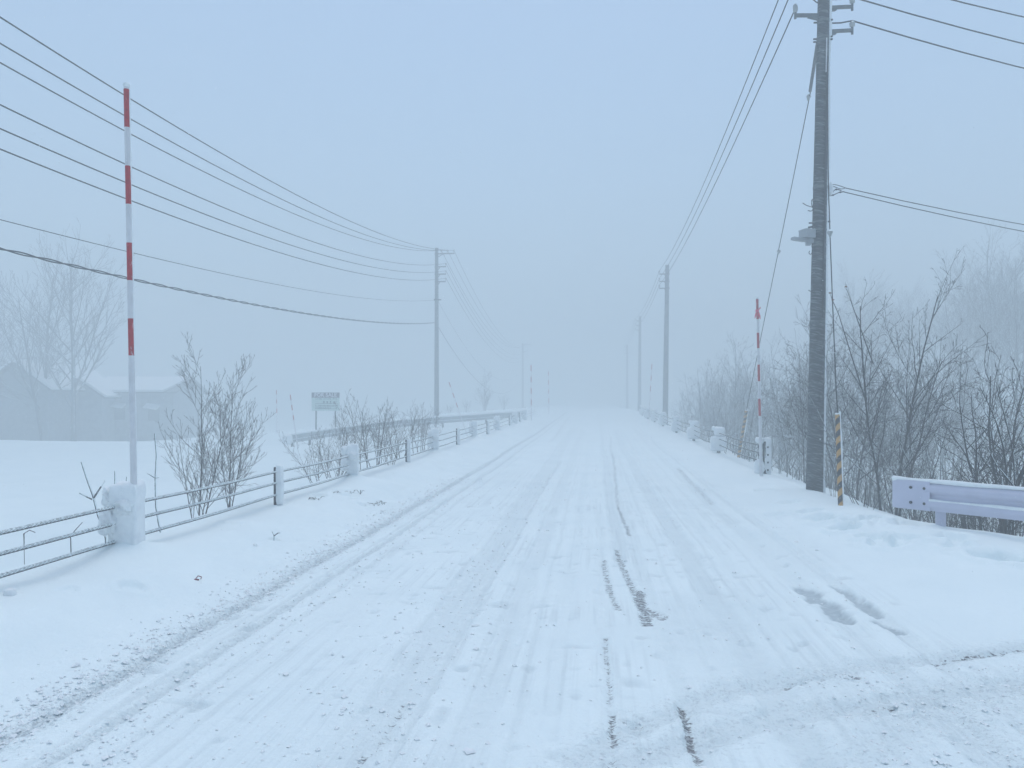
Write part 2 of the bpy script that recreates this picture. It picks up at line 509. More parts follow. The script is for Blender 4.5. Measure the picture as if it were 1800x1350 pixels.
M_GROUND = mat_ground()
M_SNOW = mat_snow()
M_POLE = mat_pole()
M_TIGER = mat_tiger()
M_STEEL = mat_simple('galvanised_steel', (0.17, 0.18, 0.19), .55, .3, snow=(.45, .9), wind=(.3, -.2, .9))
M_DARK = mat_simple('dark_steel', (0.05, 0.052, 0.06), .6, .2)
M_WIRE = mat_simple('wire_jacket', (0.022, 0.024, 0.028), .6)
M_CABLE = mat_simple('fence_cable', (0.05, 0.053, 0.06), .6, .2, snow=(.60, .9), wind=(.35, -.1, .93), ns=60, na=.5)
M_WHITE = mat_simple('white_pole_paint', (0.72, 0.72, 0.74), .5, 0, .10)
def worn_red():
    m, nt, bs = new_mat('red_reflective_band')
    c = mixc(nt, ramp(nt, noise(nt, 30, 4), .35, .7), (0.46, 0.016, 0.03), (0.33, 0.014, 0.026))
    c = mixc(nt, math_n(nt, 'MULTIPLY', ramp(nt, noise(nt, 26, 5, .7, mapscale=(1, 1, .35)), .60, .70), .55), c, (0.72, 0.70, 0.72))
    nt.links.new(c, bs.inputs['Base Color']); bs.inputs['Roughness'].default_value = .45
    return m
M_RED = worn_red()
M_PINK = mat_simple('pink_tape', (0.75, 0.09, 0.16), .6, 0, .15)
M_RAIL = mat_simple('pale_lavender_paint', (0.57, 0.575, 0.70), .5, 0, .06, nscale=5)
M_RAILGREY = mat_simple('weathered_rail', (0.36, 0.39, 0.41), .6, .1, .2, snow=(.5, .9), wind=(0, -.2, .97))
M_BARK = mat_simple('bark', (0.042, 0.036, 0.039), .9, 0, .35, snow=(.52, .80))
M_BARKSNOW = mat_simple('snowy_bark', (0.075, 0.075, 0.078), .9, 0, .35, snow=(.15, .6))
M_TWIG = mat_simple('bare_twig', (0.044, 0.039, 0.044), .9, 0, .3, snow=(.70, 1.0))
M_TWIGSNOW = mat_simple('snowy_twig', (0.07, 0.07, 0.075), .9, 0, .3, snow=(.1, .55))
M_SAPLING = mat_simple('pale_sapling_bark', (0.10, 0.092, 0.092), .9, 0, .3, snow=(.78, 1.1))
M_FOGPOLE = mat_simple('fog_paled_concrete', (0.22, 0.24, 0.25), .85, 0, .3, nscale=6)  # far poles' concrete painted paler than the near one, standing in for thicker fog
M_FROSTWIRE = M_WIRE
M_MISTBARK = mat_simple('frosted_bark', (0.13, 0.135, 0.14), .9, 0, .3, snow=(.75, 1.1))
M_LEAF = mat_simple('withered_leaf', (0.20, 0.085, 0.03), .8)
M_CERAMIC = mat_simple('pale_ceramic', (0.42, 0.44, 0.44), .35, snow=(.5, .9), wind=(.3, -.3, .9))
M_BOX = mat_simple('grey_enclosure', (0.38, 0.40, 0.42), .5, 0, .1, snow=(.8, 1.0), wind=(0, 0, 1))
M_WALL = mat_simple('dark_timber_wall', (0.30, 0.32, 0.33), .85, 0, .25, nscale=3)
M_WALL2 = mat_simple('grey_siding', (0.40, 0.43, 0.45), .85, 0, .2, nscale=3)
M_ROOF = mat_simple('dark_sheet_roof', (0.22, 0.24, 0.25), .7, 0, .2)
M_GLASS = mat_simple('window_glass', (0.22, 0.24, 0.25), .2)
M_SIGNW = mat_simple('sign_board_white', (0.50, 0.66, 0.61), .6, 0, .15)
M_SIGNK = mat_simple('sign_header_dark', (0.08, 0.07, 0.095), .6, 0, .15)
M_SIGNG = mat_simple('sign_print_green', (0.10, 0.20, 0.19), .6, 0, .2)
M_SIGNT = mat_simple('sign_letters', (0.70, 0.72, 0.74), .6, 0, .1)

# ------------------------------------------------------------------ ground sheet: road, side road, verges, field, hillside
def build_ground():
    xs = list(np.arange(-5.6, 5.601, 0.02))
    st = 0.03
    while xs[-1] < 225: xs.append(xs[-1] + st); st = min(st * 1.055, 12)
    st = 0.03; left = [-5.6]
    while left[-1] > -225: left.append(left[-1] - st); st = min(st * 1.055, 12)
    xs = np.array(left[:0:-1] + xs)
    ys = [-40.0]
    while ys[-1] < 2: ys.append(ys[-1] + max(.05, min(3, (2.4 - ys[-1]) * .18)))
    while ys[-1] < 60: ys.append(ys[-1] + max(.016, .0046 * ys[-1]))
    st = .4
    while ys[-1] < 230: ys.append(ys[-1] + st); st = min(st * 1.06, 12)
    ys = np.array(ys)
    X, Y = np.meshgrid(xs, ys)
    Z = height(X, Y)
    near = (np.abs(X) < 6.3) & (Y > 1) & (Y < 76)
    zt = np.zeros_like(X); pk = zt.copy(); gr = zt.copy(); ro = zt.copy()
    a, b, c, d = track_fields(X[near], Y[near])
    zt[near], pk[near], gr[near], ro[near] = a, b, c, d
    roadmask = ss(-3.2, -2.7, X) * ss(2.7, 2.2, X)
    side = ss(4.9, 4.2, Y) * ss(1.5, 2.5, X)
    trod = np.maximum(roadmask, side)
    fade = ss(26, 8, Y)
    Z += zt * (0.4 + .6 * ss(50, 20, Y))
    # trodden clods, crumbs thrown up along the tracks
    cl = np.maximum(0, fbm(X * 12, Y * 9, 3, 101) - .16)
    vf = ss(17, 6, Y)
    Z += near * fade * (0.0045 * trod * fbm(X * 2.6, Y * 1.2, 3, 97) + 0.004 * trod * fbm(X * 7, Y * 5, 2, 98))
    Z += near * vf * (0.026 * ro * fbm(X * 21, Y * 17, 3, 99) + (0.020 * trod + 0.006) * cl * (0.4 + .8 * side + 1.6 * ro))
    pits = np.maximum(0, vnoise(X * 5.3, Y * 7.1, 131) * vnoise(X * 10.1, Y * 12, 132) - .20)
    Z -= near * fade * trod * 0.045 * pits
    pk = np.maximum(pk, side * .22 * (1 + fbm(X * 1.7, Y * 3.1, 3, 140)))
    pk = np.maximum(pk, trod * fade * np.clip(.5 * fbm(X * 1.1, Y * .35, 3, 145), 0, .3))
    pk = np.maximum(pk, near * fade * trod * np.clip(pits * 2.2, 0, .8))
    gr = np.maximum(gr, side * .30 * np.clip(fbm(X * .9, Y * 2.3, 3, 150) + .1, 0, 1))
    for (px, py, r, dp) in FOOT:
        q = on_ground(px, py)
        ex = ((X - q.x) / r) ** 2 + ((Y - q.y) / (r * 1.2)) ** 2
        w = np.sqrt(ex) + .35 * fbm(X * 8, Y * 8, 2, 160)
        Z += -1.1 * dp * ss(1.05, .62, w) + abs(dp) * .45 * np.exp(-((w - 1.35) / .35) ** 2)
    ny, nx = X.shape
    # one smooth normal field over the whole sheet, so that the pieces meet without a seam
    gy = np.gradient(Z, ys, axis=0); gx = np.gradient(Z, xs, axis=1)
    NN = np.stack([-gx, -gy, np.ones_like(Z)], -1); NN /= np.linalg.norm(NN, axis=-1, keepdims=True)
    idx = np.arange(ny * nx).reshape(ny, nx)
    Q = np.stack([idx[:-1, :-1], idx[:-1, 1:], idx[1:, 1:], idx[1:, :-1]], -1)
    xc = (xs[:-1] + xs[1:]) / 2; yc = (ys[:-1] + ys[1:]) / 2
    XC, YC = np.meshgrid(xc, yc)
    road = (XC > -2.95) & (XC < 2.45)
    sroad = (XC >= 2.45) & (YC < 4.9)
    V = np.stack([X, Y, Z], -1).reshape(-1, 3); NV = NN.reshape(-1, 3)
    LN = (roadmask * ss(30, 10, Y)).ravel()
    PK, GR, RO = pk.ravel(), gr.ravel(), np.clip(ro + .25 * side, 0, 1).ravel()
    for name, mask in (('snowy_road', road), ('snowy_side_road', sroad), ('snowy_ground', ~(road | sroad))):
        q = Q[mask]
        used, inv = np.unique(q.ravel(), return_inverse=True)
        me = bpy.data.meshes.new(name)
        me.vertices.add(len(used)); me.vertices.foreach_set('co', V[used].ravel())
        me.loops.add(len(inv)); me.loops.foreach_set('vertex_index', inv.astype(np.int32))
        me.polygons.add(len(q)); me.polygons.foreach_set('loop_start', np.arange(0, len(inv), 4, dtype=np.int32))
        me.update(calc_edges=True)
        me.polygons.foreach_set('use_smooth', np.ones(len(q), bool))
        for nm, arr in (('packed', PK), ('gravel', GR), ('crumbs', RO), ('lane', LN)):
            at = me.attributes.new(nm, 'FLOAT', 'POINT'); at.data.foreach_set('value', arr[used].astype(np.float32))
        me.normals_split_custom_set_from_vertices(NV[used].tolist())
        me.materials.append(M_GROUND)
        o = bpy.data.objects.new(name, me); COL.objects.link(o)
        tag(o, kind='structure')
build_ground()

# ------------------------------------------------------------------ wires
def span(a, b, sag, n=40):
    a = Vector(a); b = Vector(b)
    return [a.lerp(b, i / n) - Vector((0, 0, 4 * sag * (i / n) * (1 - i / n))) for i in range(n + 1)]
def parab3(P0, P1, t0, t1, t2):
    pass
def wire(name, pts, r, label, group, mat=None, k=6):
    m = MB(); m.tube(pts, r, k)
    return tag(m.build(name, mat or M_WIRE), label, 'wire', group)

# ------------------------------------------------------------------ left power line
LP_Y = 50.0
LPB = F(767.5, 720, dY(767.5, LP_Y))
FAR_Y = 110.0
FPB = F(919, 716, dY(919, FAR_Y))
def left_attach(px, py, dy=0.0):
    return F(px, py, dY(px, LP_Y + dy))
left_specs = [  # attach pixel on the pole, photo height at column 0 and column 450, kind
    ((798, 440), 30, 304), ((787, 440), 76, 328), ((776, 440), 110, 346),
    ((784, 463), 184, 388), ((784, 476), 226, 410), ((784, 489), 262, 431),
    ((769, 527), 386, 493), ((766, 567), 437, 536)]
left_names = ['uppermost black wire at upper left, ending at the outer end of the crossarm',
              'second black wire from the top at upper left, ending midway on the crossarm',
              'third black wire from the top at upper left, ending on the crossarm nearest the pole',
              'fourth wire from the top at left, ending on the pole at its upper bracket',
              'fifth wire from the top at left, ending on the pole at its middle bracket',
              'sixth wire from the top at left, ending on the pole at its lowest bracket',
              'thin faint grey wire hanging below the six power wires at left',
              'thick twisted black cable hanging lowest at left, below the thin grey wire']
for i, ((ap, h0, h1), lb) in enumerate(zip(left_specs, left_names)):
    A = left_attach(*ap)
    X = A.x
    q0 = F(0, h0, dX(0, X)); q1 = F(450, h1, dX(450, X))
    co = np.polyfit([q0.y, q1.y, A.y], [q0.z, q1.z, A.z], 2)
    ys = np.linspace(-14, A.y, 90)
    pts = [Vector((X, y, float(np.polyval(co, y)))) for y in ys]
    far = Vector((FPB.x + (A.x - LPB.x), FAR_Y, A.z - 1.6))
    sag = 2.7 if i < 6 else 3.4
    pts += span(A, far, sag)[1:]
    if i == 7:
        # twisted pair: two strands winding about each other
        m = MB()
        for ph in (0, math.pi):
            hp = []
            yy = np.linspace(-14, A.y, 520)
            for y in yy:
                z = float(np.polyval(co, y)); t = y * 2 * math.pi / 1.5 + ph
                hp.append((X + .014 * math.cos(t), y, z + .02 * math.sin(t)))
            m.tube(hp, .014, 5)
        m.tube(span(A, far, sag), .016, 5)
        tag(m.build('telephone_cable', M_WIRE), lb, 'cable', 'wires of the left pole line')
    else:
        wire('power_wire' if i < 6 else 'telephone_wire', pts, .013 if i < 6 else .008, lb, 'wires of the left pole line')

def utility_pole(base, top_z, r0, r1, label, group, arms, top_dx=0.0, shaft=None):
    """arms: list of (z, x-length signed, insulator offsets)"""
    o = empty('utility_pole', base, label, 'pole', group)
    b = Vector(base)
    m = MB()
    gz = H(b.x, b.y) - .4
    n = 14
    pts = [Vector((b.x + top_dx * (k / n), b.y, gz + (top_z - gz) * k / n)) for k in range(n + 1)]
    m.tube(pts, np.linspace(r0, r1, n + 1), 16)
    m.build('shaft', shaft or M_FOGPOLE, o)
    for (z, L, ins) in arms:
        a = MB()
        x0 = b.x + top_dx
        a.bar((x0 + math.copysign(r1 * .6, L), b.y - .02, z), (x0 + L, b.y - .02, z), .07, .07)
        a.bar((x0 + math.copysign(r1 * .8, L), b.y - .02, z - .22), (x0 + L * .35, b.y - .02, z - .035), .04, .04)
        a.tube([(x0, b.y, z - .05), (x0, b.y, z + .05)], r1 + .02, 12)
        ao = a.build('crossarm', M_STEEL, o)
        for q in ins:
            i_ = MB()
            i_.tube([(x0 + q, b.y - .02, z + .03), (x0 + q, b.y - .02, z + .10), (x0 + q, b.y - .02, z + .12), (x0 + q, b.y - .02, z + .2), (x0 + q, b.y - .02, z + .25)], [.02, .02, .05, .06, .03], 10)
            i_.build('insulator', M_CERAMIC, ao)
    return o
ptop = F(767, 436, dY(767, LP_Y)).z
xx = lambda px: F(px, 440, dY(px, LP_Y)).x - LPB.x
za = lambda py: F(780, py, dY(780, LP_Y)).z - .22
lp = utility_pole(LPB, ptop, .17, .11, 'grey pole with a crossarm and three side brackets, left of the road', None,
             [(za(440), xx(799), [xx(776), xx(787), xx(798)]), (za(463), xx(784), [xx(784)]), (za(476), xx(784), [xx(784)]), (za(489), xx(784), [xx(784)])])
fb = MB(); fz = left_attach(769, 527).z
fb.tube([(LPB.x, LPB.y, fz - .04), (LPB.x, LPB.y, fz + .04)], .19, 12); fb.box((LPB.x + .22, LPB.y, fz), (.18, .06, .06)); fb.build('cable_clamp', M_DARK, lp)
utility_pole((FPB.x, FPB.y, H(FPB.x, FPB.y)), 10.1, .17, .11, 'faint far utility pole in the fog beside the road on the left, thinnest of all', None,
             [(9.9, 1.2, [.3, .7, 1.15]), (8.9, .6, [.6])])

# ------------------------------------------------------------------ right power line
P1B = F(1432, 850, 13.6)
P1_D = dep(P1B.x, P1B.y)
P1T = F(1449, -60, P1_D)
RP_Y = 51.0
P2B = F(1169, 736, dY(1169, RP_Y))
P2top = F(1173, 466, dY(1173, RP_Y))
P3_Y = 82.0
P3B = F(1124, 726, dY(1124, P3_Y)); P3B.z = H(P3B.x, P3B.y)
P3top = F(1125, 556, dY(1125, P3_Y))
P4_Y = 113.0
def rz_arm(py): return F(1159, py, dY(1159, RP_Y))
a1 = F(1398, 15, P1_D)                 # lowest left insulator on the near pole
rw = [(476, 2, (1202, 400)), (489, 1, (1210, 400)), (501, 0, (1219, 400))]
rl = ['upper of three black wires between the second right pole and the near one', 'middle of three black wires between the second right pole and the near one', 'lowest of three black wires between the second right pole and the near one']
WA = []
for (fy, k, mid), lb in zip(rw, rl):
    A = Vector((a1.x, a1.y, a1.z + .46 * k)); B = rz_arm(fy)
    WA.append(A)
    # sag from the photographed mid point
    best = None
    for t in np.linspace(.05, .95, 400):
        q = A.lerp(B, t); d = dep(q.x, q.y)
        px = CX + FPX * (q.x * cs + q.y * sn) / d
        if best is None or abs(px - mid[0]) < best[0]: best = (abs(px - mid[0]), t, d, q.z)
    _, t, d, zq = best
    zm = EYE + (HY - mid[1]) / FPX * d
    sag = min(1.6, max(.15, (zq - zm) / (4 * t * (1 - t))))
    C = Vector((P3B.x - .45, P3_Y, P3top.z - .25 - .48 * (2 - k)))
    D = Vector((P3B.x - .45, P4_Y, C.z + .3))
    wire('power_wire', span(A, B, sag) + span(B, C, .5)[1:] + span(C, D, .5)[1:], .012, lb, 'wires of the right pole line')

# the near pole
np_ = empty('utility_pole', P1B, 'thick snow-streaked concrete pole right of the road, cut by the top edge', 'pole')
m = MB()
n = 30
bz = Vector((P1B.x, P1B.y, P1B.z)); ax = (P1T - P1B) / (P1T.z - P1B.z)
def onP1(z): return P1B + ax * (z - P1B.z)
zt_ = 10.8
m.tube([onP1(z) for z in np.linspace(-1.2, zt_, n + 1)], np.linspace(.150, .088, n + 1), 28)
m.build('shaft', M_POLE, np_)
RIGHT = Vector((cs, sn, 0)); FWD = Vector((-sn, cs, 0))
PR, PF = axes(P1B)
def p1r(z): return .150 + (.088 - .150) * (z + 1.2) / (zt_ + 1.2)
# snow plastered down the windward side
m = MB()
zs_ = np.linspace(-.3, 10.4, 80)
pts = [onP1(z) + PR * (p1r(z) * .90 + .012 * float(vnoise(z * 2.1, 0, 5))) + PF * .015 for z in zs_]
m.tube(pts, [max(.012, .046 + .012 * float(vnoise(z * 3.3, 4.4, 6))) for z in zs_], 8)
m.build('snow_crust', M_SNOW, np_)
zpx = lambda py: EYE + (HY - py) / FPX * P1_D
# brackets: left side facing the far pole, right side facing the side road
for k in range(3):
    zb = zpx(27) + .46 * k
    c = onP1(zb); e = Vector((a1.x, a1.y, zb))
    b = MB(); b.bar(c + (e - c).normalized() * .06, e, .055, .05); b.bar(c + (e - c) * .2 - Vector((0, 0, .06)), c + (e - c) * .55 - Vector((0, 0, .02)), .045, .05)
    b.tube([e - Vector((0, 0, .06)), e + Vector((0, 0, .05))], .022, 8)
    bo = b.build('bracket_arm', M_STEEL, np_)
    i_ = MB(); z0 = e.z
    i_.tube([(e.x, e.y, z0 + .05), (e.x, e.y, z0 + .07), (e.x, e.y, z0 + .12), (e.x, e.y, z0 + .17), (e.x, e.y, z0 + .20)], [.025, .04, .045, .042, .02], 10)
    i_.build('insulator', M_CERAMIC, bo)
rb_end = []
for k in range(3):
    zb = zpx(46) + .42 * k
    e0 = F(1498, 46, P1_D + .15); e = Vector((e0.x, e0.y, zb)); c = onP1(zb - .10)
    b = MB(); b.bar(c + (e - c).normalized() * .07, e, .055, .05); b.bar(c - Vector((0, 0, .05)), c.lerp(e, .42) - Vector((0, 0, .035)), .05, .05)
    b.tube([e - Vector((0, 0, .07)), e + Vector((0, 0, .05))], .022, 8)
    bo = b.build('bracket_arm', M_STEEL, np_)
    i_ = MB()
    i_.tube([e + Vector((0, 0, .05)), e + Vector((0, 0, .07)), e + Vector((0, 0, .13)), e + Vector((0, 0, .16))], [.02, .045, .05, .025], 10)
    i_.build('insulator', M_CERAMIC, bo)
    rb_end.append(e + Vector((0, 0, .17)))
# steel bands with their bolts and a cable riser
for py, w in ((38, .05), (67, .03), (72, .03), (330, .05), (352, .03), (391, .03), (405, .03), (432, .03)):
    z = zpx(py); b = MB()
    b.tube([onP1(z - w / 2), onP1(z + w / 2)], p1r(z) + .006, 20)
    bd = b.build('steel_band', M_STEEL, np_)
    if py in (39, 38, 67, 72, 391):
        for sgn in (-1, 1):
            b = MB(); b.bar(onP1(z) + PR * sgn * p1r(z), onP1(z) + PR * sgn * (p1r(z) + .055) - PF * .02, .022, .022)
            b.build('bolt', M_DARK, bd)
b = MB()
z0, z1 = zpx(72), zpx(132)
off = -PF * .105 + PR * .062
b.tube([onP1(z1) + off, onP1((z0 + z1) / 2) + off - PF * .004, onP1(z0) + off], .010, 8); b.build('riser_pipe', M_WHITE, np_)
b = MB()
b.tube([onP1(zpx(132)) + off + PR * .012, onP1(zpx(230)) + off * 1.05 + PR * .012, onP1(zpx(560)) + off * 1.1 + PR * .01], .015, 8)
b.build('riser_cable', M_DARK, np_)
# box and lamp on the left side of the shaft
q = F(1419, 412, P1_D - .05)
b = MB(); b.box(q, (.20, .20, .135), rz=.35); b.box(q + Vector((0, 0, .073)), (.215, .215, .012), rz=.35)
bo = b.build('equipment_box', M_BOX, np_, smooth=False)
b = MB(); b.bar(F(1421, 400, P1_D), F(1431, 398, P1_D), .03, .03); b.build('mount', M_DARK, bo)
b = MB(); b.bar(F(1424, 414, P1_D), F(1433, 414, P1_D), .05, .05); b.build('mount', M_DARK, bo)
b = MB()
l0 = F(1432, 425, P1_D); l1 = F(1420, 423, P1_D - .02); l2 = F(1393, 419, P1_D - .10)
b.bar(l0, l1, .09, .075); b.bar(F(1421, 431, P1_D), F(1421, 424, P1_D), .10, .08)
lo = b.build('lamp_arm', M_BOX, np_, smooth=False)
b = MB(); b.bar(l1, l2, .10, .045); b.build('lamp_head', M_BOX, lo, smooth=False)
b = MB(); b.bar(l1.lerp(l2, .25) - Vector((0, 0, .026)), l1.lerp(l2, .9) - Vector((0, 0, .026)), .08, .008); b.build('lamp_lens', M_CERAMIC, lo, smooth=False)
# loose drop wires and hooks
def px_curve(mb, pl, r, d=None):
    d = d or P1_D - .02
    P = [F(x, y, d) for x, y in pl]
    out = []
    for i in range(len(P) - 1):
        p0 = P[max(i - 1, 0)]; p1 = P[i]; p2 = P[i + 1]; p3 = P[min(i + 2, len(P) - 1)]
        for t in np.linspace(0, 1, 6, endpoint=False):
            out.append(.5 * ((2 * p1) + (p2 - p0) * t + (2 * p0 - 5 * p1 + 4 * p2 - p3) * t * t + (3 * p1 - p0 - 3 * p2 + p3) * t ** 3))
    out.append(P[-1]); mb.tube(out, r, 6)
for pl, r in (([(1430, 350), (1427, 352), (1427, 360), (1429, 367), (1426, 371), (1420, 370)], .008), ([(1411, 357), (1418, 361), (1427, 364)], .007),
              ([(1423, 441), (1422, 445), (1425, 447), (1428, 443)], .007), ([(1421, 510), (1427, 513), (1429, 509)], .007), ([(1427, -3), (1434, 3), (1440, 6)], .010)):
    b = MB(); px_curve(b, pl, r); b.build('loose_wire', M_DARK, np_)
# dead-end fittings of the service cables
d_ = P1_D
for pl, r, kn in (([(1454, 341), (1463, 337), (1470, 333), (1479, 335)], .009, ((1463, 337), (1470, 333))), ([(1458, 344), (1464, 343), (1476, 338), (1484, 337)], .009, ((1464, 343), (1477, 338))), ([(1461, 324), (1470, 325), (1485, 330), (1478, 332), (1466, 328), (1461, 326)], .006, ())):
    b = MB(); px_curve(b, pl, r)
    for (x, y) in kn:
        p = F(x, y, d_ - .02); b.tube([p - RIGHT * .022, p, p + RIGHT * .022], [.008, .019, .008], 8)
    b.build('cable_fitting', M_DARK, np_)
b = MB(); z = zpx(333); b.lump(onP1(z) + PR * (p1r(z) + .05), (.09, .09, .22), 300, .4, 2.6, nu=16, nv=14); b.build('snow_lump', M_SNOW, np_)

# wires leaving to the right along the side road
rr = ['uppermost short stretch of wire in the top right corner of the picture', 'middle of the three power wires leaving the near right pole to the right', 'lowest of the three power wires leaving the near right pole to the right']
tg = [(1800, 120), (1800, 77), (1800, 30)]
for k in range(3):
    A = rb_end[k]
    q = F(tg[k][0], tg[k][1], P1_D + 2.2)
    t = (q - A); L = math.hypot(t.x, t.y)
    dirx = Vector((t.x / L, t.y / L, 0)); sl0 = t.z / L
    pts = []
    s0 = onP1(A.z - .12) + RIGHT * .10
    pts.append(s0); pts.append(s0.lerp(A, .5) - Vector((0, 0, .015)))
    for s in np.linspace(0, 90, 60):
        curve = 0.0035 * s * (s - L)
        pts.append(A + dirx * s + Vector((0, 0, sl0 * s + max(curve, -1) if s < 60 else sl0 * s + max(.0035 * s * (s - L), -1))))
    wire('power_wire', pts, .013, rr[2 - k], 'wires along the side road')
for k, (y0, y1, lb) in enumerate(((329, 395, 'upper of two thin service cables leaving the near right pole at half height'), (336.5, 407, 'lower of two thin service cables leaving the near right pole at half height'))):
    A = F(1484, y0 + 1, P1_D); q = F(1800, y1, P1_D + 2.2)
    t = q - A; L = math.hypot(t.x, t.y); dirx = Vector((t.x / L, t.y / L, 0))
    pts = [A + dirx * s + Vector((0, 0, t.z / L * s + .0035 * s * (s - L))) for s in np.linspace(0, 90, 60)]
    wire('service_cable', pts, .008, lb, 'service cables to the right')

def far_pole(base, top, label, brackets):
    return utility_pole((base.x, base.y, base.z), top.z, .19, .125, label, None, brackets, top_dx=top.x - base.x)
bx = rz_arm(476).x - P2top.x
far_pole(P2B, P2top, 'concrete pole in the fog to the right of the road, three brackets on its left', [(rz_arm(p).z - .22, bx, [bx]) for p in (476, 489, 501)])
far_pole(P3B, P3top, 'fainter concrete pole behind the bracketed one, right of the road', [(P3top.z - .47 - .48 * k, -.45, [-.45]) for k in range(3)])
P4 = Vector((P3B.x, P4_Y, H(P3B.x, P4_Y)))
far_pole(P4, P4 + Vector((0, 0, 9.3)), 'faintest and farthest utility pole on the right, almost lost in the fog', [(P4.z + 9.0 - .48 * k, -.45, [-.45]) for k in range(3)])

# ------------------------------------------------------------------ guy wires with striped guards
def guy(pix, d0, d1, label, guard_px, sleeve=None, r=.009, gr=.034, insul=()):
    P = [F(x, y, d0 + (d1 - d0) * (y - pix[0][1]) / (pix[-1][1] - pix[0][1])) for x, y in pix]
    o = empty('guy_wire', P[-1], label, 'guy wire')
    m = MB(); m.tube(P, r, 6); m.build('strand', M_WIRE, o)
    dpt = lambda y: d0 + (d1 - d0) * (y - pix[0][1]) / (pix[-1][1] - pix[0][1])
    if sleeve:
        a = F(sleeve[0][0], sleeve[0][1], dpt(sleeve[0][1])); b = F(sleeve[1][0], sleeve[1][1], dpt(sleeve[1][1]))
        m = MB(); m.tube(lerp_pts(a, b, 6), .030, 10); m.build('sleeve', M_STEEL, o)
    for (x, y) in insul:
        c = F(x, y, dpt(y)); t = (P[0] - P[-1]).normalized()
        m = MB(); m.tube([c - t * .07, c - t * .04, c - t * .02, c, c + t * .03, c + t * .05, c + t * .08], [.008, .020, .024, .034, .046, .036, .01], 10); m.build('insulator', M_CERAMIC, o)
    a = F(guard_px[1][0], guard_px[1][1], dpt(guard_px[1][1])); b = F(guard_px[0][0], guard_px[0][1], dpt(guard_px[0][1]))
    a = a + (a - b).normalized() * .5
    L = (b - a).length
    m = MB(); m.tube([(0, 0, L * k / 20) for k in range(21)], gr, 16)
    me = m.build('guard', M_TIGER, None, origin=(0, 0, 0))
    me.parent = o
    me.location = a - Vector(parent_world(o))
    me.rotation_euler = (b - a).to_track_quat('Z', 'Y').to_euler()
    m = MB()
    pts = [a.lerp(b, t) + RIGHT * gr * 1.02 + Vector((0, 0, .03 * (t > .97))) for t in np.linspace(0, 1.01, 24)]
    m.tube(pts, [gr * (.62 + .2 * float(vnoise(i * .8, 3, 9))) for i in range(24)], 8)
    top = b + Vector((0, 0, .01)); m.lump(top, (.07, .07, .035), 77, .2, 2.5, nu=12, nv=8)
    m.build('snow_crust', M_SNOW, o)
    return o
guy([(1436, 75), (1425, 160), (1397, 300), (1368, 443), (1342, 570), (1314, 712), (1297, 806)], P1_D, 24.0, 'slanting guy wire with a leaning yellow and black guard, left of the near pole',
    ((1312, 722), (1299, 800)), sleeve=((1437, 76), (1424, 160)), insul=((1421, 172), (1369, 443)), gr=.046)
guy([(1454, 70), (1456, 320), (1459, 412), (1463, 520), (1470, 690), (1474, 740), (1478, 882)], P1_D, 11.2, 'steep guy wire with an upright yellow and black guard, right of the near pole',
    ((1472, 729), (1477, 878)), insul=((1459, 411),))

# ------------------------------------------------------------------ red and white snow poles
def snow_pole(bot, top, d, bands, r, label, crust=True, r_low=None, group='red and white snow poles', topcap=True, seg=14):
    B = F(bot[0], bot[1], d); T = F(top[0], top[1], d)
    gz = H(B.x, B.y)
    o = empty('snow_pole', B, label, 'snow pole', group)
    ar, af = axes(B)
    L = T - B
    fr = lambda py: (bot[1] - py) / (bot[1] - top[1])
    red = sorted([(fr(b), fr(a)) for a, b in bands])
    prev = 0.0; segs = []
    for a, b in red:
        segs.append((prev, a, 0)); segs.append((a, b, 1)); prev = b
    segs.append((prev, 1.0, 0))
    m = MB()
    low = B - L.normalized() * max(.15, (B.z - gz) / max(.2, L.normalized().z) + .15)
    rl = r_low or r
    m.tube([low, B], rl, seg)
    for a, b, c in segs:
        if b - a < 1e-4: continue
        m.tube([B + L * a, B + L * b], [rl + (r - rl) * min(1, a * 1.3), rl + (r - rl) * min(1, b * 1.3)] if c == 0 else r + .001, seg, mi=c)
    m.build('shaft', [M_WHITE, M_RED], o)
    if crust:
        m = MB(); k = 60
        ts = np.linspace(0.0, 1.0, k)
        m.tube([B + L * t + ar * (r * .80 + .004 * float(vnoise(t * 30, 1, 3))) + af * .008 for t in ts], [r * (.62 + .18 * float(vnoise(t * 26, 2, 4))) for t in ts], 8)
        if topcap: m.lump(T + Vector((0, 0, .012)), (r * 2.6, r * 2.4, .05), 21, .15, 2.4, nu=12, nv=8)
        m.build('snow_crust', M_SNOW, o)
    return o
D_LP = dX(240, -4.20)
snow_pole((237, 960), (222, 152), D_LP - .17, [(157, 224), (292, 359), (427, 493), (560, 625)], .0225, 'tallest red and white snow pole, against the snow-plastered fence post at left front', r_low=.028)
rp = snow_pole((1338, 842), (1331, 524), 16.6, [(526, 561), (585, 612), (641, 670), (701, 731)], .026, 'red and white snow pole with a pink ribbon near its top', r_low=.032)
q = F(1331, 546, 16.6)
m = MB()
m.tube([q - Vector((0, 0, .02)), q + Vector((0, 0, .02))], .037, 12)
m.lump(q - FWD * .04, (.05, .04, .045), 5, .25, 2.2, nu=10, nv=7)
for (pts_, w) in (([(0, 0), (-.035, -.05), (-.05, -.11), (-.065, -.17)], .016), ([(0, 0), (.02, -.06), (.04, -.12), (.05, -.19)], .016), ([(0, 0), (.03, .03), (.055, .055), (.05, .08)], .012), ([(0, 0), (.012, -.05), (.0, -.10), (.01, -.14)], .012)):
    m.tube([q - FWD * .045 + RIGHT * a_ + Vector((0, 0, b_)) for a_, b_ in pts_], [w * .5, w, w, w * .4], 5)
m.build('ribbon', M_PINK, rp)
